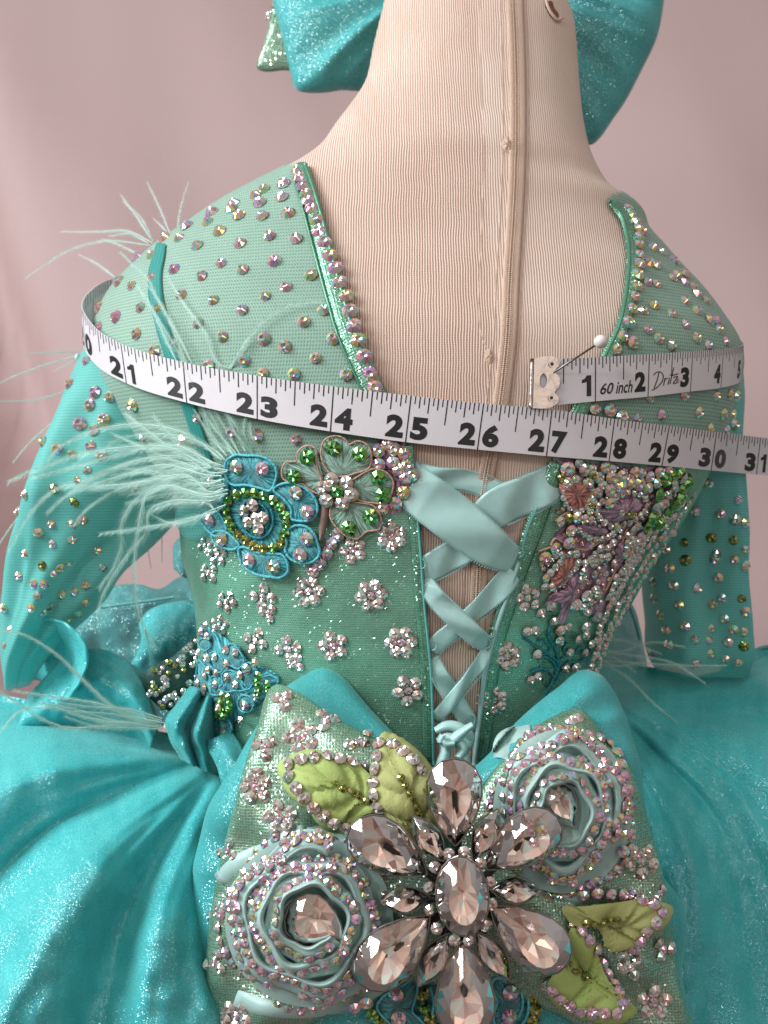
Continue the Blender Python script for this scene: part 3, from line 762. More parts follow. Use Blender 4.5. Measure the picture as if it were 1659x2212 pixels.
# armpit flap of turquoise lining
pad('lining_flap', (430, 1120), [(385, 1100), (420, 1085), (460, 1100), (468, 1130), (455, 1155), (425, 1168), (398, 1155), (384, 1128)], CLOTH, .001, dome(.002), M['net_sleeve'], dress, 6, 30)

# neckline bindings with their stones
NL = [(662, 360), (672, 388), (690, 448), (712, 532), (736, 622), (764, 716), (792, 782), (820, 842), (842, 885)]
NR = [(1312, 438), (1336, 468), (1352, 520), (1352, 618), (1335, 703), (1296, 785), (1262, 850), (1222, 930)]
b1 = strip('neck_binding', [(u - 13, v) for u, v in NL], [26, 28, 32, 36, 40, 42, 44, 44, 44], CLOTH, .0006, M['foil_trim'], dress, n=120, bulge=.0009, solid=.0006)
b2 = strip('neck_binding', [(u + 9, v) for u, v in NR], [18, 22, 24, 26, 28, 30, 34, 40], CLOTH, .0006, M['foil_trim'], dress, n=120, bulge=.0009, solid=.0006)
cord('binding_edge', NL, CLOTH, .0012, 4.2, M['foil_trim'], dress, n=90)
cord('binding_edge', NR, CLOTH, .0012, 4.2, M['foil_trim'], dress, n=90)
cord('binding_edge', [(u - 34, v + 8) for u, v in NL[1:-1]], CLOTH, .0008, 3.0, M['foil_trim'], dress, n=90)
NS1 = Z1([(1290, 748), (1298, 778), (1310, 815), (1328, 848), (1335, 878), (1352, 912), (1370, 960), (1380, 1010), (1405, 1060), (1430, 1115), (1452, 1168), (1470, 1230), (1497, 1288), (1515, 1352), (1532, 1415), (1553, 1475)]) + Z3([(1575, 335), (1600, 410), (1622, 468)])
NS2 = Z2([(1045, 915), (1060, 940), (1078, 970), (1090, 1003), (1092, 1035), (1093, 1068), (1095, 1110), (1095, 1150), (1088, 1195), (1083, 1245), (1077, 1290), (1065, 1342), (1050, 1400), (1025, 1457)]) + Z4([(1000, 305), (905, 558), (970, 562), (1020, 592), (1070, 275)])
for k, (u, v) in enumerate(NS1): gem(u - 1, v, 12.5 + min(3, k * .3), CLOTH, 'pink' if k % 3 else 'ab', b1, .0013, jitter=.08)
for k, (u, v) in enumerate(NS2): gem(u, v, 11.5 + random.random() * 3, CLOTH, 'ab', b2, .0013, jitter=.08)

# scattered stones of the yoke and sleeves
YL = Z1([(1225, 795), (1140, 820), (1218, 852), (1105, 845), (1122, 877), (1010, 880), (1000, 903), (915, 920), (1032, 932), (1133, 933), (1245, 920), (897, 960), (807, 978), (948, 1000), (775, 1030), (712, 1030), (852, 1062),
         (1035, 1052), (1163, 1020), (1278, 1032), (655, 1103), (595, 1113), (955, 1137), (753, 1163), (870, 1193), (1048, 1165), (1185, 1128), (1343, 1188), (662, 1200), (570, 1235), (515, 1218), (783, 1275), (920, 1297),
         (1235, 1240), (1145, 1280), (1045, 1340), (1400, 1338), (690, 1333), (607, 1330), (503, 1370), (430, 1330), (430, 1418), (590, 1443), (855, 1397), (960, 1455), (1140, 1465), (1313, 1390), (1440, 1463)])
YL += Z3([(668, 308), (750, 275), (1055, 350), (1230, 288), (1362, 338), (1498, 408), (1270, 408), (1137, 405), (900, 372), (850, 597), (1000, 658), (1110, 672), (1278, 690), (575, 540), (475, 505), (410, 485), (303, 452),
          (387, 540), (447, 605), (345, 620), (405, 650), (330, 348), (375, 350), (250, 540), (222, 600), (618, 690), (787, 697), (245, 730), (190, 700), (390, 720), (310, 758), (377, 823), (333, 865), (797, 848), (585, 903),
          (235, 903), (110, 928), (80, 1000), (437, 760), (322, 960)])
YL += Z5([(110, 62), (80, 137), (220, 192), (313, 190), (358, 173), (167, 228), (313, 258), (225, 277), (110, 318), (422, 303), (183, 370), (297, 362), (260, 378), (445, 378), (235, 405), (80, 415), (145, 450), (190, 452), (370, 453),
          (8, 450), (320, 482), (268, 495), (162, 500), (215, 545), (15, 553), (135, 555), (185, 572), (290, 612), (335, 578), (45, 645), (370, 530), (25, 717)])
YR = Z2([(1115, 1000), (1158, 1070), (1200, 1090), (1252, 1130), (1143, 1135), (1175, 1145), (1245, 1200), (1265, 1190), (1295, 1185), (1297, 1220), (1137, 1220), (1177, 1228), (1335, 1240), (1350, 1272), (1390, 1300), (1300, 1300),
         (1165, 1320), (1243, 1355), (1120, 1342), (1352, 1343), (1303, 1403), (1405, 1383), (1437, 1390), (1143, 1425), (1447, 1425), (1187, 1463), (1350, 1460)])
YR += Z4([(1243, 283), (1400, 282), (1475, 265), (1300, 495), (1150, 510), (1435, 500), (1493, 495), (1522, 500), (1200, 582), (1360, 572), (1465, 578), (1505, 580), (1095, 600), (1410, 640), (1513, 627), (1475, 650), (1312, 858),
          (1400, 878), (1288, 965), (1345, 1000), (1453, 1013), (1532, 950), (1520, 1033)])
YR += Z6([(1343, 137), (1455, 148), (1517, 172), (1560, 187), (1245, 228), (1415, 250), (1510, 260), (1298, 270), (1220, 300), (1560, 300), (1435, 322), (1430, 345), (1303, 347), (1515, 345), (1163, 350), (1562, 372),
          (1235, 382), (1443, 422), (1165, 443), (1252, 457), (1353, 466), (1460, 508), (1545, 512), (1170, 512), (1275, 540), (1420, 537), (1562, 570), (1197, 585), (1470, 600), (1300, 632), (1415, 640), (1510, 645), (1552, 658),
          (1220, 650), (1343, 690), (1403, 692), (1487, 700), (1230, 712), (1555, 718), (1160, 752), (1410, 750), (1475, 772), (1345, 795), (1530, 790)])
for side, L in ((0, YL), (1, YR)):
    for (u, v) in L:
        low = v > 1010
        par = SL[side][0] if (low or (u < 330 or u > 1440)) else yoke
        r = random.uniform(11.0, 14.4) if not low else random.uniform(8.5, 11.5)
        if side and not low: r *= .88
        m = 'ab' if random.random() < (.72 if not low else .55) else ('pink' if not low else random.choice(['mixed', 'olive', 'ab']))
        gem(u, v, r, SKIN, m, par, 0, tall=1.15)

# plackets beside the lacing
strip('placket', [(882, 960), (889, 1060), (900, 1180), (908, 1300), (920, 1450), (926, 1640)], 22, CLOTH, .0004, M['foil_trim'], dress, n=80, bulge=.0006, solid=.0005)
strip('placket', [(1204, 1000), (1160, 1120), (1106, 1270), (1068, 1400), (1048, 1560), (1032, 1660)], [34, 40, 38, 34, 30, 28], CLOTH, .0004, M['foil_trim'], dress, n=80, bulge=.0008, solid=.0005)
cord('lacing_piping', [(1120, 1210), (1092, 1290), (1066, 1370), (1048, 1440), (1036, 1530), (1022, 1650)], CLOTH, .0012, 5.5, M['piping'], dress, n=60)
cord('edge_piping', [(893, 1010), (905, 1150), (916, 1300), (930, 1450), (936, 1650)], CLOTH, .0010, 3.2, M['cord_aqua'], dress, n=60)
cord('edge_piping', [(1160, 1092), (1142, 1130), (1122, 1200)], CLOTH, .0010, 3.2, M['cord_aqua'], dress, n=30)
for (u, v) in ((1120, 1190), (1050, 1385), (1016, 1550), (935, 1390), (912, 1215), (1058, 1362), (1027, 1505)):
    P = lay_path([(u - 3, v - 10), (u + 5, v - 6), (u + 4, v + 8), (u - 4, v + 11)], CLOTH, .002, 12)
    TV, TF = tube(P, .00022, 5); mk('lacing_loop', TV, TF, M['piping'], dress)

# lacing ribbons
def rib(pts, w, lv, **k):
    lvl = lambda t: .0003 + lv * min(1, math.sin(math.pi * min(1, max(0, t))) * 1.6) ** .8
    o = strip('lacing_ribbon', pts, w, BODY, lvl, M['satin'], dress, n=50, across=13, bulge=.0003, solid=.0002, twist=lambda t, f: (.0011 * math.sin(t * 6.5 + f * 1.1 + lv * 900) + .0005 * math.sin(f * 2.6 + t * 11 + lv * 500)) * math.sin(math.pi * t), **k)
    pts2 = cat([(p[0], p[1]) for p in pts], 60); w2 = np.interp(np.linspace(0, 1, 60), np.linspace(0, 1, len(pts)), w if hasattr(w, '__len__') else [w] * len(pts))
    V = []; Fc = []
    for sgn in (-1, 1):                      # the picot edge of the ribbon
        for i in range(1, 59):
            t = pts2[i+1] - pts2[i-1]; t = t / (np.linalg.norm(t) + 1e-9); s = np.array([-t[1], t[0]]) * sgn
            q = pts2[i] + s * (w2[i] / 2 - 1.0); h = BODY(*q); q2 = pts2[i] + s * (w2[i] / 2 + 2.6); h2 = BODY(*q2)
            if not h or not h2: continue
            o_ = lvl if not callable(lvl) else lvl(i / 59); A = h[0] + h[1] * (o_ + .0004); B_ = h2[0] + h2[1] * (o_ + .0004); T = Vector((t[0], 0, -t[1])) * .00016; b = len(V)
            V += [A - T, A + T, B_ + T, B_ - T]; Fc.append((b, b+1, b+2, b+3))
    mk('picot_edge', V, Fc, M['piping'], o, smooth=False, kind='stuff')
    return o
rib([(876, 1012), (940, 1030), (1010, 1038), (1075, 1062), (1110, 1090)], [40, 44, 46, 44, 40], .0010)
rib([(1206, 1034), (1130, 1068), (1070, 1095), (1035, 1130)], [70, 82, 84, 70], .0026)
rib([(1040, 1140), (1000, 1180), (950, 1212), (905, 1238)], [60, 64, 62, 56], .0014)
rib([(868, 1030), (925, 1074), (985, 1120), (1050, 1172), (1124, 1218)], [90, 98, 100, 88, 46], .0040)
rib([(1125, 1205), (1085, 1255), (1040, 1302), (1000, 1338), (950, 1380), (930, 1405)], [30, 46, 44, 40, 38, 36], .0022)
rib([(914, 1250), (945, 1290), (985, 1330), (1030, 1372), (1058, 1395)], [34, 40, 42, 40, 30], .0038)
rib([(1056, 1392), (1020, 1440), (985, 1485), (955, 1525), (938, 1555)], [22, 28, 28, 27, 24], .0036)
rib([(932, 1420), (955, 1465), (985, 1515), (1012, 1560), (1020, 1580)], [30, 36, 36, 34, 30], .0022)
KS = Surf(depth=lambda u, v: .3335 - max(0, v - 1600) * .00006)
knot = strip('ribbon_knot', [(940, 1578), (965, 1568), (995, 1576), (1012, 1592), (1006, 1612), (985, 1620)], [12, 20, 26, 26, 22, 14], KS, 0, M['satin'], dress, n=36, across=9, bulge=.0018, solid=.0005)
for pts, w, o_ in (([(1020, 1560), (1000, 1575), (975, 1598), (958, 1620)], [10, 18, 24, 20], .003), ([(945, 1600), (965, 1592), (985, 1600), (1000, 1620), (990, 1640)], [14, 20, 22, 20, 18], .0015),
                   ([(960, 1600), (962, 1625), (955, 1650), (950, 1680)], [14, 20, 24, 26], .0005), ([(985, 1600), (1000, 1625), (1005, 1655), (1000, 1690)], [14, 20, 24, 24], .0), ([(955, 1580), (950, 1595), (962, 1612), (980, 1612)], [12, 14, 14, 10], .0045)):
    strip('ribbon_knot', pts, w, KS, o_, M['satin'], dress, n=30, across=9, bulge=.0018, solid=.0005)

# bodice stone flowers
BF = [(762, 1188, 17, 10, 5), (846, 1160, 18, 11, 6), (667, 1278, 19, 11, 6), (802, 1287, 19, 11.5, 6), (720, 1396, 18, 11, 5), (866, 1388, 19, 11.5, 6), (882, 1492, 19, 11.5, 5), (622, 1402, 16, 10, 4), (568, 1290, 16, 10.5, 4), (580, 1325, 10, 9, 3),
      (552, 1385, 15, 10, 4), (640, 1432, 10, 9, 3), (1095, 1418, 17, 10.5, 6), (1066, 1512, 17, 10.5, 6), (1140, 1292, 17, 10, 5), (470, 1200, 13, 9, 5), (452, 1238, 12, 9, 4), (490, 1300, 13, 9, 5), (475, 1350, 12, 8, 5), (444, 1178, 10, 7, 4)]
for (u, v, R, r, n) in BF:
    gem_flower(u, v, CLOTH, dress, R, r, n, 'clear' if u > 520 else 'mixed', 'pink' if u < 1000 else 'ab', off=.0002)

# ------------------------------------------------------------------ embroidered flowers
def petal(parent, c, bnd, surf, off, mat, cordm, h=.0014, cr=2.4, cn=None, rings=8, nb=40, edge=.0003):
    o, V, Fc = pad('petal', c, bnd, surf, off, lambda t, k, u, v: edge + (h - edge) * (1 - t ** 3) + .0002 * math.sin(k * 40) * t, mat, parent, rings, nb, 'polar')
    if cordm: cord('stitched_edge', [tuple(q) for q in bnd], surf, off + .0012, cr, cordm, o, closed=True)
    return o
# A: teal flower at the feathers
FA = pad('embroidered_flower', (565, 1105), ZA([(230, 400), (400, 330), (600, 370), (740, 520), (770, 680), (700, 820), (560, 880), (400, 800), (270, 650), (220, 500)]), CLOTH, .0012, dome(.0016), M['thread_teal'], dress, 8, 60, 'polar', label='teal embroidered flower with an oval ring of green stones')[0]
PA = [((470, 260), [(320, 330), (297, 250), (300, 190), (350, 150), (440, 150), (540, 160), (610, 200), (640, 260), (630, 330), (600, 390), (520, 370), (420, 350), (350, 350)], [(375, 225), (548, 240)]),
      ((210, 400), [(310, 350), (260, 290), (190, 250), (120, 270), (85, 340), (100, 410), (150, 470), (200, 510), (250, 535), (280, 470), (300, 410)], [(207, 322), (178, 435)]),
      ((230, 620), [(270, 560), (190, 515), (140, 530), (135, 590), (170, 650), (215, 700), (300, 720), (310, 660), (290, 600)], [(205, 590)]),
      ((300, 740), [(215, 690), (225, 750), (290, 790), (350, 805), (395, 780), (350, 720), (300, 680)], [(287, 730)]),
      ((560, 880), [(400, 790), (395, 850), (430, 920), (500, 965), (590, 985), (680, 985), (718, 950), (715, 890), (680, 840), (600, 830), (500, 820), (440, 790)], [(465, 875), (628, 915)]),
      ((820, 760), [(700, 700), (760, 640), (830, 640), (890, 690), (915, 760), (930, 830), (890, 880), (810, 895), (730, 860), (700, 810), (710, 750)], [(848, 730), (803, 838)]),
      ((790, 450), [(620, 380), (680, 345), (760, 345), (840, 385), (900, 450), (915, 530), (880, 590), (800, 605), (745, 590), (740, 520), (690, 450)], [(775, 405), (852, 538)])]
for c, b, gs in PA:
    c, = ZA([c]); pt = petal(FA, c, ZA(b), CLOTH, .0022, M['thread_teal'], M['cord_teal'], .0016, 3.2)
for c, b, gs in PA:
    for (u, v) in ZA(gs): gem(u, v, 14.5, CLOTH, 'ab' if random.random() < .5 else 'pink', FA, .0040, jitter=.08)
oval = ZA([(440, 405), (530, 405), (620, 450), (690, 540), (715, 640), (700, 730), (650, 800), (560, 820), (450, 790), (370, 720), (310, 620), (290, 520), (330, 430)])
ring = cat(ZA([(430, 408), (512, 412), (585, 440), (650, 490), (692, 555), (708, 620), (698, 685), (680, 748), (630, 790), (575, 800), (505, 790), (440, 745), (380, 695), (335, 635), (313, 570), (305, 505), (320, 450), (370, 415)]), 19, True)
cord('stitched_edge', [tuple(q) for q in cat(oval, 40, True)], CLOTH, .003, 2.4, M['cord_teal'], FA, closed=True)
for k, q in enumerate(ring): gem(q[0], q[1], 11.3, CLOTH, 'green' if k not in (8, 10, 11, 12, 13) else 'olive', FA, .0034, jitter=.06)
for rr in (1.0, .72):
    ell = [(512 + rr * (105 * math.cos(a) - 60 * math.sin(a) * .5), 580 + rr * (135 * math.sin(a) + 55 * math.cos(a))) for a in np.linspace(0, 2 * math.pi, 24, endpoint=False)]
    cord('stitched_edge', ZA(ell), CLOTH, .0034, 3.4, M['cord_dark'], FA, closed=True)
for (u, v), m in zip(ZA([(490, 485), (432, 528), (455, 612), (512, 585), (560, 578), (530, 655)]), ['clear', 'mixed', 'mixed', 'clear', 'clear', 'clear']): gem(u, v, 13, CLOTH, m, FA, .0042)
# B: mint and peach flower
FB = pad('embroidered_flower', (745, 1050), ZA([(800, 200), (1000, 100), (1250, 150), (1350, 350), (1300, 600), (1100, 640), (950, 550), (820, 400)]), CLOTH, .0010, dome(.0010), M['thread_mint'], dress, 6, 50, 'polar', label='mint embroidered flower edged in peach with green stones at its petal tips')[0]
PB = [((820, 240), [(940, 330), (900, 200), (900, 110), (830, 90), (780, 130), (770, 190), (700, 200), (672, 250), (680, 310), (720, 335), (800, 345), (880, 400), (940, 420)]),
      ((1060, 170), [(1020, 290), (960, 230), (935, 130), (960, 50), (1040, 25), (1100, 50), (1120, 80), (1180, 60), (1250, 90), (1275, 160), (1260, 240), (1160, 280), (1080, 300)]),
      ((1290, 360), [(1140, 340), (1200, 290), (1290, 250), (1370, 270), (1420, 330), (1410, 420), (1380, 480), (1290, 480), (1190, 460), (1140, 420)]),
      ((1170, 590), [(1020, 480), (1100, 470), (1200, 480), (1290, 500), (1340, 590), (1330, 660), (1240, 680), (1180, 730), (1110, 710), (1050, 660), (1000, 580)])]
for c, b in PB:
    c, = ZA([c]); c = ((c[0] + 745) / 2, (c[1] + 1055) / 2); petal(FB, c, ZA(b), CLOTH, .0018, M['thread_mint'], M['cord_peach'], .0012, 2.2)
strip('stem', ZA([(965, 480), (955, 560), (945, 640), (930, 740)]), [14, 17, 15, 6], CLOTH, .002, M['thread_peach'], FB, n=24, bulge=.0012)
for (u, v) in ZA([(845, 170), (755, 298), (1022, 108), (1198, 148), (1322, 308), (1355, 425), (1270, 572), (1128, 655)]): gem(u, v, 15.5, CLOTH, 'green', FB, .0034, jitter=.06)
gem(*ZA([(1045, 402)])[0], 14, CLOTH, 'green', FB, .0034)
for (u, v) in ZA([(1010, 320), (1108, 345), (1143, 422), (1083, 482), (975, 458), (955, 375)]): gem(u, v, 14.5, CLOTH, 'clear', FB, .0036)
# pink stone chain
PC = pad('stone_border', (862, 1010), [(805, 965), (880, 955), (893, 1000), (890, 1080), (850, 1110), (820, 1100), (850, 1040), (815, 1000)], CLOTH, .0006, dome(.0008), M['thread_mauve'], dress, 5, 40, 'polar', label='cluster of pink iridescent stones at the bodice edge')[0]
for (u, v, *m) in ZA([(1318, 128), (1425, 115), (1498, 150), (1322, 222), (1420, 210), (1515, 228), (1505, 310), (1485, 412), (1435, 485), (1350, 520), (1550, 290), (1385, 85), (1460, 260)]): gem(u, v, 13.5, CLOTH, random.choice(['pink', 'ab', 'ab']), PC, .002)
for (u, v) in ZA([(1042, 708), (992, 768), (962, 835), (918, 905), (868, 955)]): gem(u, v, 13.5, CLOTH, 'pink', PC, .001)

# right-hand embroidery: rust and mauve petals under packed stones, teal sprig
RA = pad('embroidered_spray', (1300, 1120), ZB([(180, 110), (500, 130), (900, 170), (1180, 200), (1150, 400), (1000, 700), (800, 1000), (700, 1300), (560, 1500), (300, 1350), (150, 1250), (300, 1000), (150, 800), (330, 600), (200, 400)]), CLOTH, .0003, dome(.0004), M['thread_mauve'], dress, 10, 80, 'polar', label='spray of rust and mauve embroidery packed with iridescent stones')[0]
petal(RA, ZB([(330, 400)])[0], ZB([(210, 260), (300, 240), (420, 270), (480, 380), (450, 480), (380, 560), (280, 540), (215, 430)]), CLOTH, .0010, M['thread_rust'], None, .002)
petal(RA, ZB([(740, 560)])[0], ZB([(550, 560), (620, 500), (740, 450), (870, 440), (920, 500), (860, 580), (760, 640), (640, 660), (570, 620)]), CLOTH, .0010, M['thread_mauve'], None, .002)
petal(RA, ZB([(480, 715)])[0], ZB([(350, 680), (430, 680), (540, 700), (620, 720), (610, 760), (500, 760), (400, 740)]), CLOTH, .0010, M['thread_mauve'], None, .002)
petal(RA, ZB([(210, 1120)])[0], ZB([(300, 930), (360, 980), (290, 1090), (240, 1200), (150, 1240), (120, 1180), (170, 1060), (210, 990)]), CLOTH, .0010, M['thread_rust'], None, .002)
petal(RA, ZB([(290, 1260)])[0], ZB([(390, 1070), (330, 1150), (350, 1300), (310, 1380), (230, 1420), (220, 1560), (175, 1560), (200, 1380), (120, 1360), (60, 1400), (110, 1310), (230, 1240), (290, 1120)]), CLOTH, .0010, M['thread_mauve'], None, .002, rings=6, nb=60)
petal(RA, ZB([(710, 930)])[0], ZB([(760, 820), (730, 900), (745, 990), (700, 1030), (680, 960), (700, 860)]), CLOTH, .0010, M['thread_mauve'], None, .002)
for pts in ([(160, 650), (220, 600), (300, 560), (450, 560)], [(120, 860), (160, 800), (220, 830), (300, 870), (430, 900), (520, 850), (700, 760)], [(10, 920), (60, 900), (120, 880)], [(800, 700), (740, 860), (700, 1000), (660, 1150), (600, 1260)]):
    cord('stitched_edge', ZB(pts), CLOTH, .001, 3.2, M['cord_peach'], RA)
RG1 = ZB([(258, 180, 14), (362, 130, 10), (410, 185, 13), (470, 190, 11), (595, 165, 12), (640, 185, 10), (530, 255, 11), (640, 250, 12), (738, 240, 12), (845, 210, 12), (905, 210, 11), (975, 250, 12), (1062, 205, 12), (1140, 185, 11), (565, 325, 10), (630, 365, 13),
     (722, 345, 13), (815, 305, 12), (885, 310, 13), (960, 350, 12), (1040, 300, 12), (525, 385, 10), (490, 465, 8), (470, 500, 8), (455, 550, 8), (345, 608, 11), (410, 620, 10), (465, 625, 8), (270, 615, 9), (200, 640, 10), (290, 720, 11), (270, 830, 12), (150, 875, 11), (60, 960, 12),
     (725, 560, 10), (775, 560, 9), (825, 575, 9), (630, 480, 12), (440, 300, 11), (330, 275, 9), (265, 300, 11), (210, 260, 8), (480, 240, 9), (680, 300, 10), (780, 270, 10)])
for q in RG1: gem(q[0], q[1], q[2] * 1.05, CLOTH, 'ab' if q[2] > 9 or random.random() < .5 else 'olive', RA, .0022, jitter=.2)
RG2 = []
def chain(pts, sp, r):
    C = cat(ZB(pts), 200); last = None
    for q in C:
        if last is None or math.hypot(q[0]-last[0], q[1]-last[1]) >= sp: RG2.append((q[0], q[1], r)); last = q
chain([(240, 380), (235, 450), (290, 530), (350, 560), (400, 540), (470, 440), (480, 330)], 13, 7.5)
chain([(690, 430), (760, 390), (860, 390), (950, 440), (960, 520), (900, 590), (830, 640), (720, 670), (640, 680), (580, 650), (530, 590), (530, 510), (580, 460), (680, 430)], 13, 8)
chain([(370, 720), (420, 760), (480, 790), (580, 790), (650, 760), (700, 700)], 13, 8)
chain([(660, 830), (600, 880), (550, 880), (490, 950), (440, 1010), (350, 1010), (310, 1070), (260, 1130), (210, 1180), (150, 1220), (80, 1230), (20, 1190)], 15, 9)
chain([(160, 940), (240, 940), (310, 930), (380, 930)], 14, 8.5)
chain([(200, 1010), (140, 1070), (90, 1130), (40, 1180)], 15, 9)
chain([(880, 680), (800, 760), (790, 830), (780, 890), (750, 950), (680, 1000), (640, 1050)], 14, 9)
chain([(900, 760), (870, 850), (850, 920), (820, 1000), (780, 1080), (740, 1160), (710, 1240), (670, 1300), (620, 1400), (590, 1480), (540, 1580), (530, 1700), (510, 1830)], 15, 9)
chain([(980, 740), (930, 830), (880, 920), (830, 1030), (790, 1110), (750, 1190), (700, 1290), (650, 1380)], 14, 8)
chain([(840, 800), (800, 960), (740, 1080), (700, 1120), (660, 1240), (600, 1330)], 15, 9)
chain([(500, 1010), (570, 960), (640, 960)], 15, 10)
RG2 += ZB([(400, 1090, 11), (370, 1160, 9), (500, 1110, 8), (430, 1310, 13), (500, 1250, 11), (530, 1290, 10), (450, 1360, 11), (400, 1400, 10), (330, 1385, 14), (120, 1400, 12), (30, 1460, 11), (430, 1450, 10), (510, 1490, 13), (140, 1530, 10), (200, 1610, 12), (260, 1580, 10), (190, 1700, 10), (420, 1575, 11),
            (420, 1650, 10), (465, 1730, 9), (350, 1690, 9), (280, 1810, 9), (410, 1810, 9), (500, 1700, 8), (1200, 350, 12), (1100, 480, 11), (1140, 400, 10)])
def _rx(v):
    u = 1620
    while u > 1200 and BODY(u, v) is None: u -= 4
    return u
for k in range(30):
    v = 1070 + k * 13
    for o_ in ((9, 24, 40, 56) if v < 1230 else (8, 22)): RG2.append((_rx(v) - o_ - 4 + random.uniform(-3, 3), v + random.uniform(-3, 3), random.uniform(7.5, 10)))
for q in RG2: gem(q[0], q[1], q[2], CLOTH, random.choice(['mixed', 'mixed', 'clear', 'ab']), RA, .0016, jitter=.25)
for q in ZB([(1100, 270, 14), (1230, 210, 12), (1290, 290, 13), (1230, 420, 13), (1040, 400, 14), (990, 600, 14), (940, 670, 12), (1050, 640, 13), (1110, 560, 12), (1180, 480, 13), (1250, 340, 11), (1170, 230, 13)]): gem(q[0], q[1], q[2] * 1.1, CLOTH, 'green', RA, .003, jitter=.35, name='leaf_stone')
for q in ZB([(1240, 250, 10), (1020, 500, 12), (1160, 300, 10), (1080, 600, 9)]): gem(q[0], q[1], q[2] * 1.2, CLOTH, 'mixed', RA, .0035, jitter=.5)
SPRAY = ZB([(200, 120), (500, 140), (900, 180), (1180, 200), (1280, 320), (1120, 600), (960, 800), (840, 1020), (740, 1250), (640, 1400), (540, 1560), (420, 1500), (330, 1300), (120, 1380), (60, 1180), (30, 960), (180, 820), (330, 700), (180, 600), (230, 380)])
M['rust_stone'] = stone_mat('rust_stone', [(0, (.70, .34, .26)), (.3, (.85, .62, .50)), (.5, (.36, .14, .12)), (.75, (.62, .30, .40)), (.9, (.95, .80, .70)), (1, (.70, .34, .26))], spread=2.0)
M['mauve_stone'] = stone_mat('mauve_stone', [(0, (.60, .40, .52)), (.3, (.80, .66, .70)), (.5, (.28, .15, .22)), (.75, (.52, .60, .58)), (.9, (.95, .82, .88)), (1, (.60, .40, .52))], spread=2.0)
rs = random.Random(21); taken = [(q[0], q[1], q[2]) for q in RG1 + RG2]; fills = {'rust_stone': [], 'mauve_stone': [], 'mixed': [], 'ab': []}
for _ in range(5000):
    u = rs.uniform(1160, 1470); v = rs.uniform(990, 1360); rr_ = rs.uniform(5.2, 8.0)
    if not inpoly(u, v, SPRAY): continue
    if any(math.hypot(u - a, v - b) < (rr_ + c) * .82 for a, b, c in taken): continue
    if any(math.hypot((u - a), (v - b)) < c for a, b, c in ((1235, 1065, 28), (1337, 1103, 26), (1270, 1142, 14), (1225, 1285, 20))): continue
    taken.append((u, v, rr_)); fills['rust_stone' if (v - 1180) * .6 + (1300 - u) > 40 and rs.random() < .6 else rs.choice(['mauve_stone', 'mixed', 'mixed', 'ab'])].append((u, v, rr_))
for k_, L_ in fills.items(): gem_batch('seed_stones', L_, CLOTH, k_, RA, .0008)
# teal sprig lower right
SP = pad('embroidered_sprig', ZB([(200, 1850)])[0], ZB([(0, 1720), (100, 1620), (240, 1600), (420, 1700), (470, 1840), (300, 2050), (100, 2150), (30, 1950)]), CLOTH, .0002, dome(.0003), M['foil_trim'], dress, 6, 40, 'px', label='dark teal corded sprig low on the right of the bodice')[0]
for pts, r in (([(60, 2200), (130, 2080), (180, 1960), (180, 1850), (150, 1760), (100, 1680), (110, 1600), (150, 1480)], 6), ([(180, 1900), (110, 1840), (40, 1790), (-20, 1760), (-90, 1700), (-130, 1680)], 5), ([(0, 1700), (80, 1730), (110, 1800), (60, 1830), (0, 1810)], 4), ([(190, 1900), (260, 1840), (330, 1820), (380, 1770), (440, 1800)], 5),
               ([(210, 1960), (280, 1900), (360, 1900), (440, 1850), (480, 1740)], 5), ([(-10, 1870), (60, 1850), (130, 1890), (170, 1960)], 5), ([(160, 2080), (220, 1980), (300, 1960), (330, 1900)], 5), ([(200, 1740), (240, 1680), (210, 1620)], 4), ([(-60, 1990), (30, 1960), (110, 1990), (150, 2040)], 5), ([(260, 1840), (230, 1780), (260, 1720)], 4)):
    cord('scroll', ZB(pts), CLOTH, .001, r * .62, M['cord_dark'], SP)
for (u, v, r) in ZB([(-90, 1500 + 130, 10), (-25, 1620, 10), (0, 1830, 11), (0, 2030, 10), (-60, 2060, 9), (250, 1960, 10), (200, 1720, 9), (330, 1950, 11), (280, 1810, 9)]): gem(u, v, r, CLOTH, 'mixed' if u > 1180 else 'clear', SP, .0012)

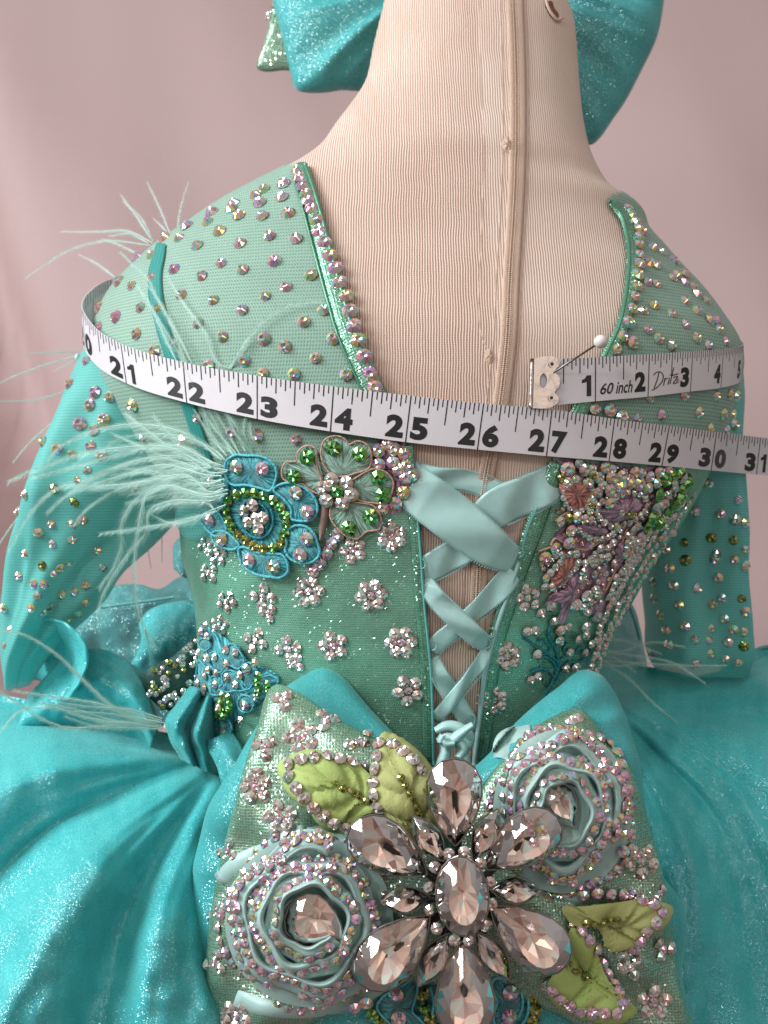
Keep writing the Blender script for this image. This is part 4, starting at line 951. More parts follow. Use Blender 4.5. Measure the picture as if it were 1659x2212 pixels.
# C: teal flower low on the left, by the side bow
FC = pad('embroidered_flower', (510, 1480), ZC([(280, 130), (600, 300), (900, 600), (1330, 850), (1100, 1150), (700, 1500), (650, 1680), (430, 1660), (330, 1480), (180, 1150), (200, 750), (290, 500)]), CLOTH, .0008, dome(.0010), M['thread_teal'], dress, 8, 70, 'polar', label='teal embroidered flower low on the left side with a green stone centre')[0]
PCs = [((700, 850), [(560, 980), (620, 900), (600, 780), (680, 720), (800, 760), (880, 880), (940, 980), (860, 1000), (760, 1000), (680, 1020)]), ((520, 930), [(460, 1050), (470, 900), (470, 810), (560, 820), (620, 900), (640, 1000), (570, 1060)]),
       ((950, 760), [(820, 800), (850, 680), (960, 620), (1060, 700), (1030, 850), (950, 980), (900, 980), (870, 880)]), ((920, 1180), [(820, 1120), (880, 1060), (970, 1080), (1030, 1200), (960, 1290), (860, 1280)]),
       ((440, 1400), [(560, 1340), (400, 1260), (340, 1350), (300, 1500), (400, 1530), (500, 1460)]), ((480, 1580), [(560, 1460), (430, 1500), (390, 1640), (480, 1720), (600, 1700), (660, 1560)]), ((620, 1600), [(560, 1400), (640, 1380), (720, 1450), (730, 1560), (640, 1660), (560, 1600)]),
       ((340, 850), [(300, 600), (250, 800), (240, 1000), (330, 1160), (430, 1100), (450, 850), (400, 700)]), ((560, 600), [(480, 470), (600, 560), (640, 680), (560, 760), (480, 700), (430, 560)]), ((760, 560), [(600, 430), (740, 360), (850, 480), (900, 600), (820, 700), (700, 640)]), ((380, 370), [(300, 330), (350, 290), (430, 330), (440, 420), (370, 460), (310, 420)])]
for c, b in PCs:
    petal(FC, ZC([c])[0], ZC(b), CLOTH, .0016, M['thread_teal'], M['cord_teal'], .0014, 1.8, nb=28, rings=5)
for pts in ([(230, 560), (280, 800), (240, 1000), (300, 1200)], [(300, 100), (340, 200), (300, 330)], [(440, 180), (500, 250), (540, 330)], [(1190, 720), (1250, 800), (1340, 850), (1320, 940)], [(1000, 1000), (1080, 1000), (1130, 1100)], [(180, 1150), (330, 1220), (400, 1240)], [(700, 620), (800, 720), (850, 700)], [(900, 1050), (1000, 1010), (1020, 1100), (1090, 1170)]):
    cord('scroll', ZC(pts), CLOTH, .002, 2.4, M['cord_teal'], FC)
for (u, v, r) in ZC([(520, 920, 9), (680, 820, 9), (790, 910, 9), (920, 1200, 11), (420, 1330, 10), (480, 1540, 11), (640, 1570, 10), (660, 440, 10), (790, 480, 9), (520, 540, 9), (670, 640, 9), (540, 760, 8), (420, 560, 10), (310, 490, 9), (430, 720, 9), (390, 800, 8), (300, 900, 9), (190, 900, 8), (180, 980, 8), (170, 1060, 8), (220, 1120, 8), (330, 1150, 9),
                     (370, 1030, 8), (390, 960, 8), (850, 780, 9), (940, 700, 11), (1050, 620, 9), (400, 110, 10), (530, 150, 10), (340, 200, 10), (420, 260, 9), (860, 1400, 8), (1060, 1080, 9)]): gem(u, v, r, CLOTH, random.choice(['mixed', 'clear', 'ab']), FC, .0032)
for (u, v, r) in ZC([(1110, 780, 9), (1090, 870, 9), (1230, 900, 10), (1120, 950, 9), (1110, 1010, 9), (1220, 960, 8), (640, 1060, 11), (720, 1080, 10), (620, 1160, 11), (730, 1170, 11), (600, 1270, 11), (700, 1290, 11), (650, 1350, 10), (740, 1240, 9), (560, 1330, 7)]): gem(u, v, r, CLOTH, 'green', FC, .0040)
gem(*ZC([(660, 1190)])[0], 9, CLOTH, 'ab', FC, .0065)

# ------------------------------------------------------------------ skirt
def skirt(pu, pv, sgn, u0, u1, v0fn, v1, ridges, dbase, mat, lab, nu=210, nv=200):
    V = []; UV = []
    for i in range(nv):
        for j in range(nu):
            u = u0 + (u1 - u0) * j / (nu - 1); vt = v0fn(u); v = vt + (v1 - vt) * i / (nv - 1)
            x = (u - pu) * sgn; y = v - pv; r = math.hypot(x, y); th = math.degrees(math.atan2(y, max(x, -120) + 1e-6)) + 6 * math.sin(r * .006)
            h = 0
            for (t0, w, a) in ridges: h = max(h, a * math.exp(-((th - t0) / (w * 1.45)) ** 2))
            h *= min(1, r / 380) ** 1.1
            h += (.0060 * noise.noise(Vector((th * .07, r * .0025, sgn))) + .0030 * noise.noise(Vector((th * .22, r * .004, sgn + 4)))) * min(1, r / 200) + .0010 * noise.noise(Vector((u * .02, v * .02, sgn)))
            e = (v - vt) / 60.0; roll = .022 * math.exp(-e * e)
            V.append(px(u, v, dbase(u, v) - h + roll)); UV.append((u, v))
    return mk('skirt', V, grid_faces(nv, nu), mat, dress, UV, solid=.0004, label=lab), V
def lv0(u): return float(np.interp(u, [-260, -100, 0, 100, 200, 300, 400, 470, 560], [1470, 1478, 1500, 1518, 1540, 1572, 1590, 1600, 1600]))
def rv0(u): return float(np.interp(u, [1150, 1290, 1400, 1500, 1600, 1700, 1900], [1440, 1436, 1440, 1462, 1440, 1400, 1380]))
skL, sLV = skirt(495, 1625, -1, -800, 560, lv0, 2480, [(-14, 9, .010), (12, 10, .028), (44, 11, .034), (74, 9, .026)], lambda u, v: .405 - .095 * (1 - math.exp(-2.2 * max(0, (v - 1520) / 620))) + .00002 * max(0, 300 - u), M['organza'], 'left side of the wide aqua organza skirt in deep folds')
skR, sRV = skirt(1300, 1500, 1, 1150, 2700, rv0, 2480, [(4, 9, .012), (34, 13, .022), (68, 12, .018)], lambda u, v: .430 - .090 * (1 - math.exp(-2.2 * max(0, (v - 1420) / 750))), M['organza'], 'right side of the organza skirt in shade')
skLT = bvh(sLV, grid_faces(200, 210)); skRT = bvh(sRV, grid_faces(200, 210))
def sheet(name, curves, mat, nu=60, nv=24, label=None, solid=.0003, edge=None, parent=None):
    V, Fc, U = curves_sheet(curves, nu, nv); V = [q + Vector((0, .004 * noise.noise(q * 60) + .0015 * noise.noise(q * 190), 0)) for q in V]; o = mk(name, V, Fc, mat, parent or dress, U, solid=solid, label=label)
    if edge:
        for e in edge:
            row = V[:nu] if e == 0 else V[-nu:]; TV, TF = tube(row, .0006, 6); mk('rolled_hem', TV, TF, mat, o)
    return o
# curled ruffle at the left cuff
sheet('cuff_ruffle', [[(20, 1345, .405), (90, 1335, .385), (150, 1352, .375), (183, 1400, .368), (180, 1460, .37), (150, 1510, .375)], [(25, 1400, .43), (80, 1390, .42), (120, 1400, .41), (140, 1430, .405), (135, 1470, .40), (110, 1520, .40)], [(15, 1480, .43), (60, 1470, .43), (90, 1475, .43), (100, 1490, .43), (90, 1510, .43), (60, 1540, .43)]], M['organza'], label='curled ruffle at the left cuff', edge=[0])
sheet('ruffle', [[(60, 1500, .41), (150, 1420, .40), (210, 1400, .395), (270, 1425, .39), (310, 1480, .385), (340, 1560, .38)], [(40, 1560, .40), (150, 1500, .385), (210, 1480, .38), (260, 1500, .375), (300, 1540, .375), (330, 1600, .375)], [(20, 1620, .41), (150, 1590, .41), (220, 1600, .41), (260, 1610, .41), (290, 1620, .41), (320, 1640, .41)]], M['organza'], label='organza ruffle behind the left cuff')
# ruffles seen behind, in the gap under the arm
sheet('ruffle', [[(150, 1330, .50), (200, 1290, .50), (235, 1270, .49), (300, 1262, .49), (345, 1272, .49), (380, 1250, .50), (440, 1235, .51), (520, 1240, .52)], [(150, 1390, .49), (215, 1330, .485), (250, 1320, .48), (300, 1318, .478), (350, 1315, .48), (400, 1300, .485), (450, 1290, .49), (520, 1290, .50)], [(170, 1480, .50), (230, 1440, .49), (260, 1430, .485), (300, 1440, .48), (350, 1440, .48), (400, 1430, .48), (450, 1430, .48), (520, 1430, .48)], [(170, 1600, .50), (230, 1580, .49), (260, 1570, .485), (300, 1570, .48), (350, 1570, .48), (400, 1560, .48), (450, 1560, .48), (520, 1560, .48)]], M['organza_sheer'], 70, 36, label='sheer organza ruffle at the front of the skirt')
cord('ruffle_hem', [(218, 1312), (270, 1305), (330, 1297), (375, 1290)], Surf(depth=lambda u, v: .476), 0, 3.0, M['cord_aqua'], dress)
sheet('ruffle', [[(372, 1180, .47), (392, 1160, .47), (412, 1165, .47), (425, 1200, .47), (430, 1260, .47)], [(375, 1230, .46), (388, 1240, .455), (405, 1250, .455), (420, 1260, .46), (430, 1290, .46)]], M['organza_sheer'], 30, 10)
sheet('ruffle', [[(300, 1345, .465), (320, 1320, .46), (380, 1300, .455), (450, 1300, .45)], [(300, 1400, .45), (330, 1385, .445), (390, 1375, .44), (450, 1380, .44)], [(260, 1470, .455), (320, 1470, .45), (380, 1470, .45), (450, 1470, .45)]], M['organza'], 50, 24, label='darker organza ruffle beside the waist')
sheet('ruffle', [[(120, 1560, .42), (180, 1480, .42), (240, 1425, .425), (300, 1440, .42), (330, 1510, .41), (345, 1560, .41)], [(120, 1600, .41), (200, 1560, .405), (250, 1540, .40), (290, 1550, .40), (320, 1580, .40), (340, 1600, .40)]], M['organza'], 50, 20)
# organza puff beside the waist
sheet('organza_puff', [[(415, 1478, .378), (382, 1520, .366), (358, 1556, .362), (368, 1598, .362), (392, 1642, .364)], [(428, 1490, .366), (404, 1530, .356), (384, 1566, .352), (396, 1606, .352), (414, 1652, .356)], [(440, 1500, .374), (420, 1540, .366), (406, 1578, .364), (416, 1616, .364), (430, 1660, .366)],
      [(452, 1505, .364), (440, 1550, .354), (428, 1590, .352), (436, 1626, .354), (448, 1668, .358)], [(470, 1520, .378), (466, 1570, .370), (462, 1606, .368), (466, 1640, .368), (476, 1676, .370)]], M['organza_bow'], 50, 40, label='gathered organza puff at the left of the waist')
sheet('organza_puff', [[(440, 1600, .362), (460, 1640, .352), (475, 1680, .346), (480, 1720, .342)], [(470, 1590, .356), (490, 1630, .346), (500, 1670, .340), (505, 1710, .338)], [(500, 1570, .366), (520, 1610, .354), (530, 1650, .346), (530, 1690, .342)]], M['organza_bow'], 40, 24)
# jewelled tail of the side bow
TS = Surf(depth=lambda u, v: .392 - (440 - u) * .00006)
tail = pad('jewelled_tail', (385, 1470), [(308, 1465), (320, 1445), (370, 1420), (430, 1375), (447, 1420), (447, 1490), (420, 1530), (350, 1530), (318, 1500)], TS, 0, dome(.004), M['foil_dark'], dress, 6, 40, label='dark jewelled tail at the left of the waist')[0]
rt = random.Random(5)
for k in range(62):
    for _ in range(20):
        u = rt.uniform(310, 446); v = rt.uniform(1380, 1528)
        if inpoly(u, v, [(308, 1465), (320, 1445), (370, 1420), (430, 1375), (447, 1420), (447, 1490), (420, 1530), (350, 1530), (318, 1500)]): break
    gem(u, v, rt.uniform(4.5, 7.5), TS, rt.choice(['mixed', 'olive', 'clear', 'pink']), tail, .004)
# right background organza
sheet('ruffle', [[(1270, 1300, .50), (1320, 1280, .50), (1360, 1300, .50), (1385, 1370, .50), (1400, 1450, .50)], [(1270, 1380, .49), (1320, 1360, .49), (1350, 1380, .49), (1380, 1420, .49), (1400, 1470, .49)], [(1270, 1480, .48), (1320, 1480, .48), (1350, 1480, .48), (1380, 1490, .48), (1400, 1500, .48)]], M['organza_sheer'], 40, 20, label='sheer ruffle behind the right of the waist')
cord('ruffle_hem', Z6([(1010, 480), (1050, 530), (1080, 600), (1105, 690)]), Surf(depth=lambda u, v: .487), 0, 3.2, M['cord_aqua'], dress)
cord('ruffle_hem', Z6([(1570, 770), (1600, 740), (1660, 720), (1720, 715)]), Surf(depth=lambda u, v: .47), 0, 4.5, M['cord_aqua'], dress)
sheet('ruffle', [[(1560, 1440, .47), (1620, 1405, .47), (1700, 1390, .47), (1800, 1390, .47)], [(1560, 1480, .46), (1620, 1470, .46), (1700, 1460, .46), (1800, 1450, .46)], [(1560, 1560, .46), (1620, 1560, .46), (1700, 1560, .46), (1800, 1560, .46)]], M['organza'], 30, 16)

# ================================================================== waist bow (pinned on the skirt)
bow = thing('waist_bow', 'large organza and green foil bow with satin roses and leaves below the lacing', 'bow', px(960, 2260, .31))
def bd(u, v):
    d = .306 + .010 * (abs(u - 960) / 520.0) ** 3
    if v < 1720: d += .030 * ((1720 - v) / 290.0) ** 1.4
    return d
BS = Surf(depth=bd); BO = Surf(depth=lambda u, v: bd(u, v) + .006)
OL_ = [(600, 1486), (645, 1448), (700, 1427), (742, 1450), (790, 1500), (850, 1560), (905, 1612), (936, 1650), (950, 1800), (960, 2270), (395, 2270), (404, 2100), (397, 1960), (410, 1850), (440, 1750), (500, 1640), (545, 1565)]
OR_ = [(1270, 1428), (1302, 1448), (1332, 1484), (1375, 1600), (1400, 1750), (1440, 1895), (1484, 1958), (1494, 2015), (1482, 2100), (1508, 2270), (980, 2270), (985, 1800), (1000, 1680), (1022, 1650), (1055, 1618), (1120, 1540), (1205, 1470)]
def porg(ph): 
    def f(t, k, u, v):
        return .010 * math.sqrt(max(0, 1 - t ** 4)) + (.0040 * crease(u, v, 985, 1760, 1.8, ph) + .0016 * crease(u, v, 985, 1760, 5.0, ph)) * (1 - .5 * t ** 6) - .006 * t ** 8
    return f
orgL = pad('organza_loop', (680, 1880), OL_, BO, 0, porg(0), M['organza_bow'], bow, 40, 150, solid=.0004, label='left organza loop of the waist bow')
orgR = pad('organza_loop', (1220, 1850), OR_, BO, 0, porg(2), M['organza_bow'], bow, 40, 150, solid=.0004, label='right organza loop of the waist bow')
oT = [bvh(orgL[1], orgL[2]), bvh(orgR[1], orgR[2])]; ORG = Surf(oT)
FLb = [(603, 1488), (650, 1506), (705, 1545), (760, 1578), (810, 1600), (860, 1625), (905, 1650), (960, 1800), (975, 2110), (900, 2120), (800, 2150), (700, 2190), (600, 2240), (540, 2280), (485, 2280), (468, 2180), (458, 2100), (461, 2000), (476, 1900), (500, 1790), (525, 1700), (560, 1590)]
FRb = [(1245, 1540), (1292, 1592), (1340, 1645), (1382, 1745), (1412, 1850), (1440, 2000), (1452, 2100), (1478, 2280), (1300, 2280), (1230, 2200), (1150, 2160), (1050, 2110), (985, 2080), (985, 1800), (1040, 1700), (1092, 1640), (1180, 1562)]
def pf(ph):
    return lambda t, k, u, v: .0075 * math.sqrt(max(0, 1 - t ** 5)) + .0022 + (.0016 * math.sin(u * .035 + v * .020 + ph) + .0011 * math.sin(v * .05 - u * .03 + ph)) * (1 - t ** 5)
def surf_or(s, alt):
    def f(u, v): return s(u, v) or alt(u, v)
    return f
BOs = Surf(depth=lambda u, v: bd(u, v) - .0025)
folL = pad('foil_loop', (680, 1850), FLb, BOs, 0, pf(0), M['foil_bow'], bow, 36, 150, solid=.0004, label='pale green metallic foil loop on the left of the bow')
folR = pad('foil_loop', (1220, 1880), FRb, BOs, 0, pf(1.7), M['foil_bow'], bow, 36, 150, solid=.0004, label='green metallic foil loop on the right of the bow')
FOILS = Surf([bvh(folL[1], folL[2]), bvh(folR[1], folR[2])] + oT, depth=bd)
print('bow ok')
# stones on the foil
for (u, v, R, r, n, m) in ((612, 1512, 12, 12, 3, 'clear'), (705, 1556, 13, 12.5, 3, 'mixed'), (652, 1592, 22, 13, 5, 'clear'), (553, 1688, 15, 12, 3, 'clear'), (572, 1614, 14, 12, 3, 'clear'), (553, 1702, 20, 12, 5, 'clear'), (606, 1768, 22, 13, 5, 'clear'), (492, 1838, 14, 9, 3, 'mixed'), (465, 2080, 14, 11, 3, 'mixed'), (468, 1975, 12, 8, 3, 'mixed'),
                           (770, 1606, 12, 12, 2, 'mixed'), (1385, 1860, 22, 12, 5, 'clear'), (1378, 1850, 10, 10, 3, 'mixed'), (1432, 2050, 14, 12, 3, 'mixed'), (1363, 2090, 14, 12, 3, 'mixed'), (1412, 2165, 22, 13, 5, 'clear'), (510, 2195, 20, 12, 5, 'clear'), (1425, 1930, 10, 9, 2, 'mixed'), (1240, 1556, 6, 12, 2, 'clear')):
    gem_flower(u, v, FOILS, bow, R, r, n, m, 'pink', off=.0002)
c = gem(793, 1590, 11, FOILS, 'mixed', bow, .001, name='pearl_bead'); 

# leaves
def leaf(bnd, midrib, sides, mat, lab, gems=None, mid=None, gm='clear', gr=13.5, off=.004):
    c = cat(midrib, 9)[4]; 
    def prof(t, k, u, v):
        best = 1e9
        for S in segs:
            for (a, b) in S:
                dx, dy = b[0]-a[0], b[1]-a[1]; tt = max(0, min(1, ((u-a[0])*dx+(v-a[1])*dy)/(dx*dx+dy*dy+1e-9))); best = min(best, math.hypot(u-a[0]-tt*dx, v-a[1]-tt*dy))
        return .0012 * (1 - t ** 3) + .0013 * (1 - math.exp(-(best / 9.0) ** 1.5)) * (1 - t ** 6)
    segs = []
    for S in [midrib] + sides:
        C = cat(S, 8); segs.append([(C[i], C[i+1]) for i in range(7)])
    o, V, Fc = pad('leaf', c, bnd, FOILS, off, prof, mat, bow, 22, 90, label=lab)
    T0_ = Surf([bvh(V, Fc)])
    def T(u, v):
        h = T0_(u, v)
        if h: return h
        h = FOILS(u, v); return (h[0] + h[1] * .0015, h[1])
    for S in [midrib] + sides: cord('vein', S, T, -.0003, 2.2 if S is midrib else 1.5, M['vein'], o)
    if gems is not None:
        last = None
        for q in cat(gems, 300):
            if last is None or math.hypot(q[0]-last[0], q[1]-last[1]) > gr * 2.02:
                gem(q[0], q[1], gr, T, gm if random.random() < .85 else 'mixed', o, .0004, jitter=.08); last = q
    if mid:
        for q in mid: gem(q[0], q[1], 8.0, T, 'olive', o, .0006)
    return T
leaf(ZE([(310, 680), (420, 640), (560, 600), (700, 590), (880, 620), (1000, 690), (1100, 780), (1110, 900), (1080, 1000), (1110, 1080), (1000, 1130), (900, 1200), (800, 1190), (650, 1130), (540, 1010), (430, 920), (360, 800)]), ZE([(330, 690), (500, 770), (700, 860), (900, 910), (1100, 1020)]),
     [ZE(s) for s in ([(530, 660), (600, 760), (700, 860)], [(710, 640), (780, 730), (830, 880)], [(950, 690), (1000, 800), (1020, 950)], [(420, 770), (520, 780), (640, 820)], [(540, 900), (680, 880), (780, 890)], [(620, 1020), (800, 990), (920, 930)], [(780, 1150), (950, 1100), (1080, 1010)])], M['leaf'], 'bright green velvet leaf outlined in pink stones, upper left of the brooch',
     ZE([(1170, 440), (1130, 560), (1110, 670), (1085, 780), (1090, 890), (1110, 1010), (1180, 1120)]) and ZE([(1000, 690), (895, 630), (775, 605), (665, 590), (555, 605), (430, 630), (320, 685), (365, 785), (425, 865), (490, 950), (575, 1035), (660, 1110), (765, 1175), (875, 1220), (960, 1240)]), ZE([(740, 840), (815, 868), (885, 895), (950, 930), (1020, 975)]))
leaf(ZE([(1160, 440), (1260, 500), (1360, 570), (1440, 640), (1510, 730), (1580, 850), (1600, 1050), (1560, 1250), (1450, 1320), (1300, 1260), (1200, 1130), (1120, 1000), (1090, 850), (1110, 650), (1100, 520)]), ZE([(1180, 480), (1270, 700), (1370, 880), (1450, 1080), (1480, 1300)]),
     [ZE(s) for s in ([(1290, 620), (1240, 720), (1290, 760)], [(1120, 780), (1200, 860), (1380, 920)], [(1440, 720), (1400, 820), (1380, 900)], [(1200, 1060), (1330, 1080), (1450, 1100)], [(1560, 900), (1490, 1000), (1440, 1050)])], M['leaf_tan'], 'olive green velvet leaf outlined in clear stones, just above the brooch',
     ZE([(1180, 1120), (1110, 1010), (1090, 890), (1085, 780), (1110, 670), (1120, 570), (1160, 440), (1265, 500), (1355, 565), (1440, 640), (1505, 735)]), ZE([(1320, 775), (1350, 845), (1390, 910), (1415, 960), (1440, 1030), (1470, 1080)]))
leaf(Z8([(760, 830), (880, 760), (1020, 760), (1120, 780), (1200, 810), (1180, 870), (1130, 900), (1080, 970), (1000, 1000), (930, 960), (880, 890), (800, 880)]), Z8([(780, 870), (900, 870), (1020, 855), (1180, 820)]),
     [Z8(s) for s in ([(900, 870), (930, 800), (960, 770)], [(1020, 855), (1050, 820), (1080, 790)], [(940, 870), (1000, 920), (1060, 960)], [(1050, 850), (1100, 880), (1130, 890)])], M['leaf_tan'], 'olive velvet leaf at the right of the brooch, outlined in pink stones',
     Z8([(860, 740), (920, 735), (975, 742), (1030, 750), (1085, 770), (1138, 785), (1200, 825), (1175, 875), (1130, 915), (1100, 960), (1050, 995), (995, 1020)]), Z8([(870, 880), (905, 880), (943, 873), (975, 862), (1005, 858)]), 'pink', 12.5)
leaf(Z8([(790, 890), (850, 910), (900, 970), (950, 1040), (980, 1110), (1010, 1180), (1050, 1240), (990, 1275), (900, 1260), (800, 1220), (720, 1170), (690, 1100), (740, 1050), (780, 980)]), Z8([(790, 940), (830, 1040), (900, 1140), (1020, 1240)]),
     [Z8(s) for s in ([(840, 1050), (880, 1000), (890, 970)], [(890, 1120), (930, 1080), (950, 1050)], [(830, 1050), (770, 1060), (730, 1060)], [(890, 1130), (830, 1150), (770, 1180)], [(950, 1190), (900, 1220), (850, 1240)])], M['leaf'], 'lime green velvet leaf at the lower right, outlined in pink stones',
     Z8([(810, 885), (852, 915), (897, 965), (935, 1020), (965, 1080), (995, 1135), (1022, 1195), (1030, 1260), (965, 1265), (900, 1262), (835, 1250), (780, 1215), (735, 1175), (690, 1120)]), Z8([(795, 1050), (830, 1080), (865, 1110)]), 'pink', 12.5)

# satin roses
def rose(cx, cy, Rx, Ry, turns, ph, r0, lab, d0, seed, cry):
    rr = random.Random(seed)
    base = pad('satin_rose', (cx, cy), [(cx + Rx * 1.0 * math.cos(a), cy + Ry * 1.0 * math.sin(a)) for a in np.linspace(0, 2*math.pi, 12, endpoint=False)], Surf(depth=lambda u, v: d0 + .0015), 0, dome(.002), M['satin_rose'], bow, 6, 60, label=lab)[0]
    nphi = int(110 * turns); nf = 16; poly = [1 + .055 * math.cos(5 * a + ph) + .03 * math.cos(3 * a - ph) for a in np.linspace(0, 2*math.pi, 400)]
    def pos(phi, f):
        p = phi / (2 * math.pi)                     # 0 inner .. turns outer
        k = poly[int(((phi + p * .8) % (2*math.pi)) / (2*math.pi) * 399)]
        s = max(0.0, (p + f) / (turns + 1)); r = r0 + (1 - r0) * s ** 1.05
        rad = r * k; u = cx + Rx * rad * math.cos(phi + ph); v = cy + Ry * rad * math.sin(phi + ph)
        top = .0105 - .0065 * s                     # inner petals stand higher
        if f < .10: hh = top - .0022 * (1 - math.sin((f + .10) / .20 * math.pi / 2))
        else: hh = top - (f - .10) * .0030 - .0006 * math.sin((f - .1) * 9 + phi * 1.3)
        hh += .0004 * math.sin(phi * 3.1) 
        d = d0 - hh
        return u, v, d
    V = []; UV = []
    fs = np.concatenate([[-.10, -.05, -.01, .03, .07, .10], np.linspace(.16, 1.04, nf - 6)])
    for i in range(nphi):
        phi = 2 * math.pi * turns * i / (nphi - 1)
        for f in fs:
            u, v, d = pos(phi, f)
            V.append(px(u, v, d)); UV.append((phi * 60, f * 60))
    Fc = grid_faces(nphi, nf); T = Surf([bvh(V, Fc)], depth=lambda u, v: d0)
    per = 110 * (nf - 1); k = 0
    while k < len(Fc):                             # one mesh for each wrap of the ribbon
        part = Fc[k:k + per]; k += per
        nv_, nf_, nu_ = sub_mesh(V, part, UV, lambda f: True); mk('ribbon_petal', nv_, nf_, M['satin_rose'], base, nu_, solid=.0003)
    pad('rose_heart', (cx, cy), [(cx + Rx * .36 * math.cos(a), cy + Ry * .36 * math.sin(a)) for a in np.linspace(0, 2*math.pi, 10, endpoint=False)], Surf(depth=lambda u, v: d0 - .0035), 0, lambda t, k, u, v: .0030 * t * t, M['satin_rose'], base, 8, 50)
    # rows of stones along each wrap
    phi = .3
    while phi < 2 * math.pi * turns:
        p = phi / (2*math.pi)
        u, v, d = pos(phi, .44 + .14 * math.sin(phi * 1.7)); r = rr.uniform(10.5, 12.5)
        gem(u, v, r, T, rr.choice(['pink', 'ab', 'pink', 'ab']), base, .0003, jitter=.25)
        rad = math.hypot((u - cx), (v - cy)); phi += 2.12 * r / max(40, rad)
        if p > turns - 1.3 and rr.random() < .7:
            u, v, d = pos(phi, .88); gem(u, v, r, T, rr.choice(['pink', 'ab']), base, .0003, jitter=.25)
    # last outer row
    phi = 0
    while phi < 2 * math.pi:
        u = cx + Rx * 1.0 * math.cos(phi) * poly[int(((phi - ph) % (2*math.pi)) / (2*math.pi) * 399)]; v = cy + Ry * 1.0 * math.sin(phi) * poly[int(((phi - ph) % (2*math.pi)) / (2*math.pi) * 399)]
        gem(u, v, rr.uniform(11, 12.5), T if T.trees[0].ray_cast(EYE * 100.0, (px(u, v, 1) - EYE).normalized(), 300.0)[0] else FOILS, rr.choice(['pink', 'ab']), base, .0003, jitter=.2); phi += 26 / max(Rx, Ry)
    c0, c1, hw = cry
    crystal('centre_stone', c0, hw and c1, hw, d0 - .0075, .0028, base, 'drop')
    return T
rose(668, 1990, 182, 186, 2.7, .6, .28, 'pale aqua satin ribbon rose with rows of pink stones, left of the brooch', .2885, 3, ((624, 1962), (742, 2028), 56))
rose(1215, 1752, 150, 178, 2.7, 2.2, .28, 'grey-aqua satin ribbon rose with rows of stones, upper right of the brooch', .2915, 11, ((1188, 1700), (1240, 1786), 38))
strip('ribbon_end', Z7([(950, 690), (1020, 620), (1150, 560), (1260, 500), (1320, 480)]), 40, FOILS, -.0004, M['satin_rose'], bow, n=24, across=11, bulge=.0012)
strip('ribbon_end', Z7([(1330, 510), (1450, 500), (1560, 560)]), 60, FOILS, -.0004, M['satin_rose'], bow, n=24, across=11, bulge=.0012)
strip('ribbon_end', Z7([(1020, 1200), (1150, 1240), (1300, 1250), (1450, 1230), (1600, 1180), (1660, 1120)]), 46, FOILS, -.0004, M['satin_rose'], bow, n=24, across=11, bulge=.0012)
strip('ribbon_end', Z8([(505, 170), (520, 90), (640, 50)]), 40, FOILS, -.0004, M['satin_rose'], bow, n=24, across=11, bulge=.0012)
strip('ribbon_end', Z8([(640, 660), (740, 740), (840, 770), (900, 690)]), 26, FOILS, -.0004, M['satin_rose'], bow, n=24, across=11, bulge=.0012)

# teal flower peeping out under the brooch
FD = pad('embroidered_flower', (1000, 2200), ZD([(330, 750), (800, 700), (1300, 760), (1480, 1000), (1500, 1300), (200, 1300), (150, 1050), (240, 900)]), Surf(depth=lambda u, v: bd(u, v) - .006), 0, dome(.001), M['thread_dark'], bow, 8, 60, 'polar', label='dark teal embroidered flower under the brooch')[0]
FDs = Surf(depth=lambda u, v: bd(u, v) - .0065)
for c, b in (((370, 960), [(250, 900), (330, 850), (420, 800), (500, 740), (520, 850), (500, 930), (480, 1020), (540, 1080), (590, 1150), (480, 1180), (360, 1150), (270, 1080), (200, 980)]), ((1230, 980), [(1130, 760), (1250, 780), (1330, 850), (1350, 950), (1310, 1060), (1200, 1100), (1150, 1150), (1120, 1050), (1150, 930), (1100, 850)])):
    petal(FD, ZD([c])[0], ZD(b), FDs, .0012, M['thread_dark'], M['cord_teal'], .0022, 3.0)
for pts in ([(620, 830), (650, 950), (640, 1080), (680, 1180)], [(1170, 760), (1280, 740), (1370, 830), (1400, 960), (1380, 1080), (1300, 1180)], [(100, 1050), (200, 1120), (300, 1180)]): cord('scroll', ZD(pts), FDs, .0018, 3.4, M['cord_teal'], FD)
for (u, v) in ZD([(165, 1055), (230, 1120), (575, 1000), (545, 900), (570, 880), (620, 1090), (1340, 770), (1410, 820), (1440, 905), (1455, 1010), (1435, 1100), (1440, 1180), (640, 1170)]): gem(u, v, 12.5, FDs, 'olive' if random.random() < .5 else 'green', FD, .0018)
for (u, v) in ZD([(370, 1060), (350, 870), (1250, 855), (1240, 1040), (1520, 800)]): gem(u, v, 15, FDs, 'pink', FD, .0034)
for (u, v) in ZD([(165, 150), (60, 60), (230, 90), (205, 255), (40, 350), (30, 260), (100, 900), (20, 930)]): gem(u, v, 14, FOILS, random.choice(['ab', 'pink']), bow, .004)

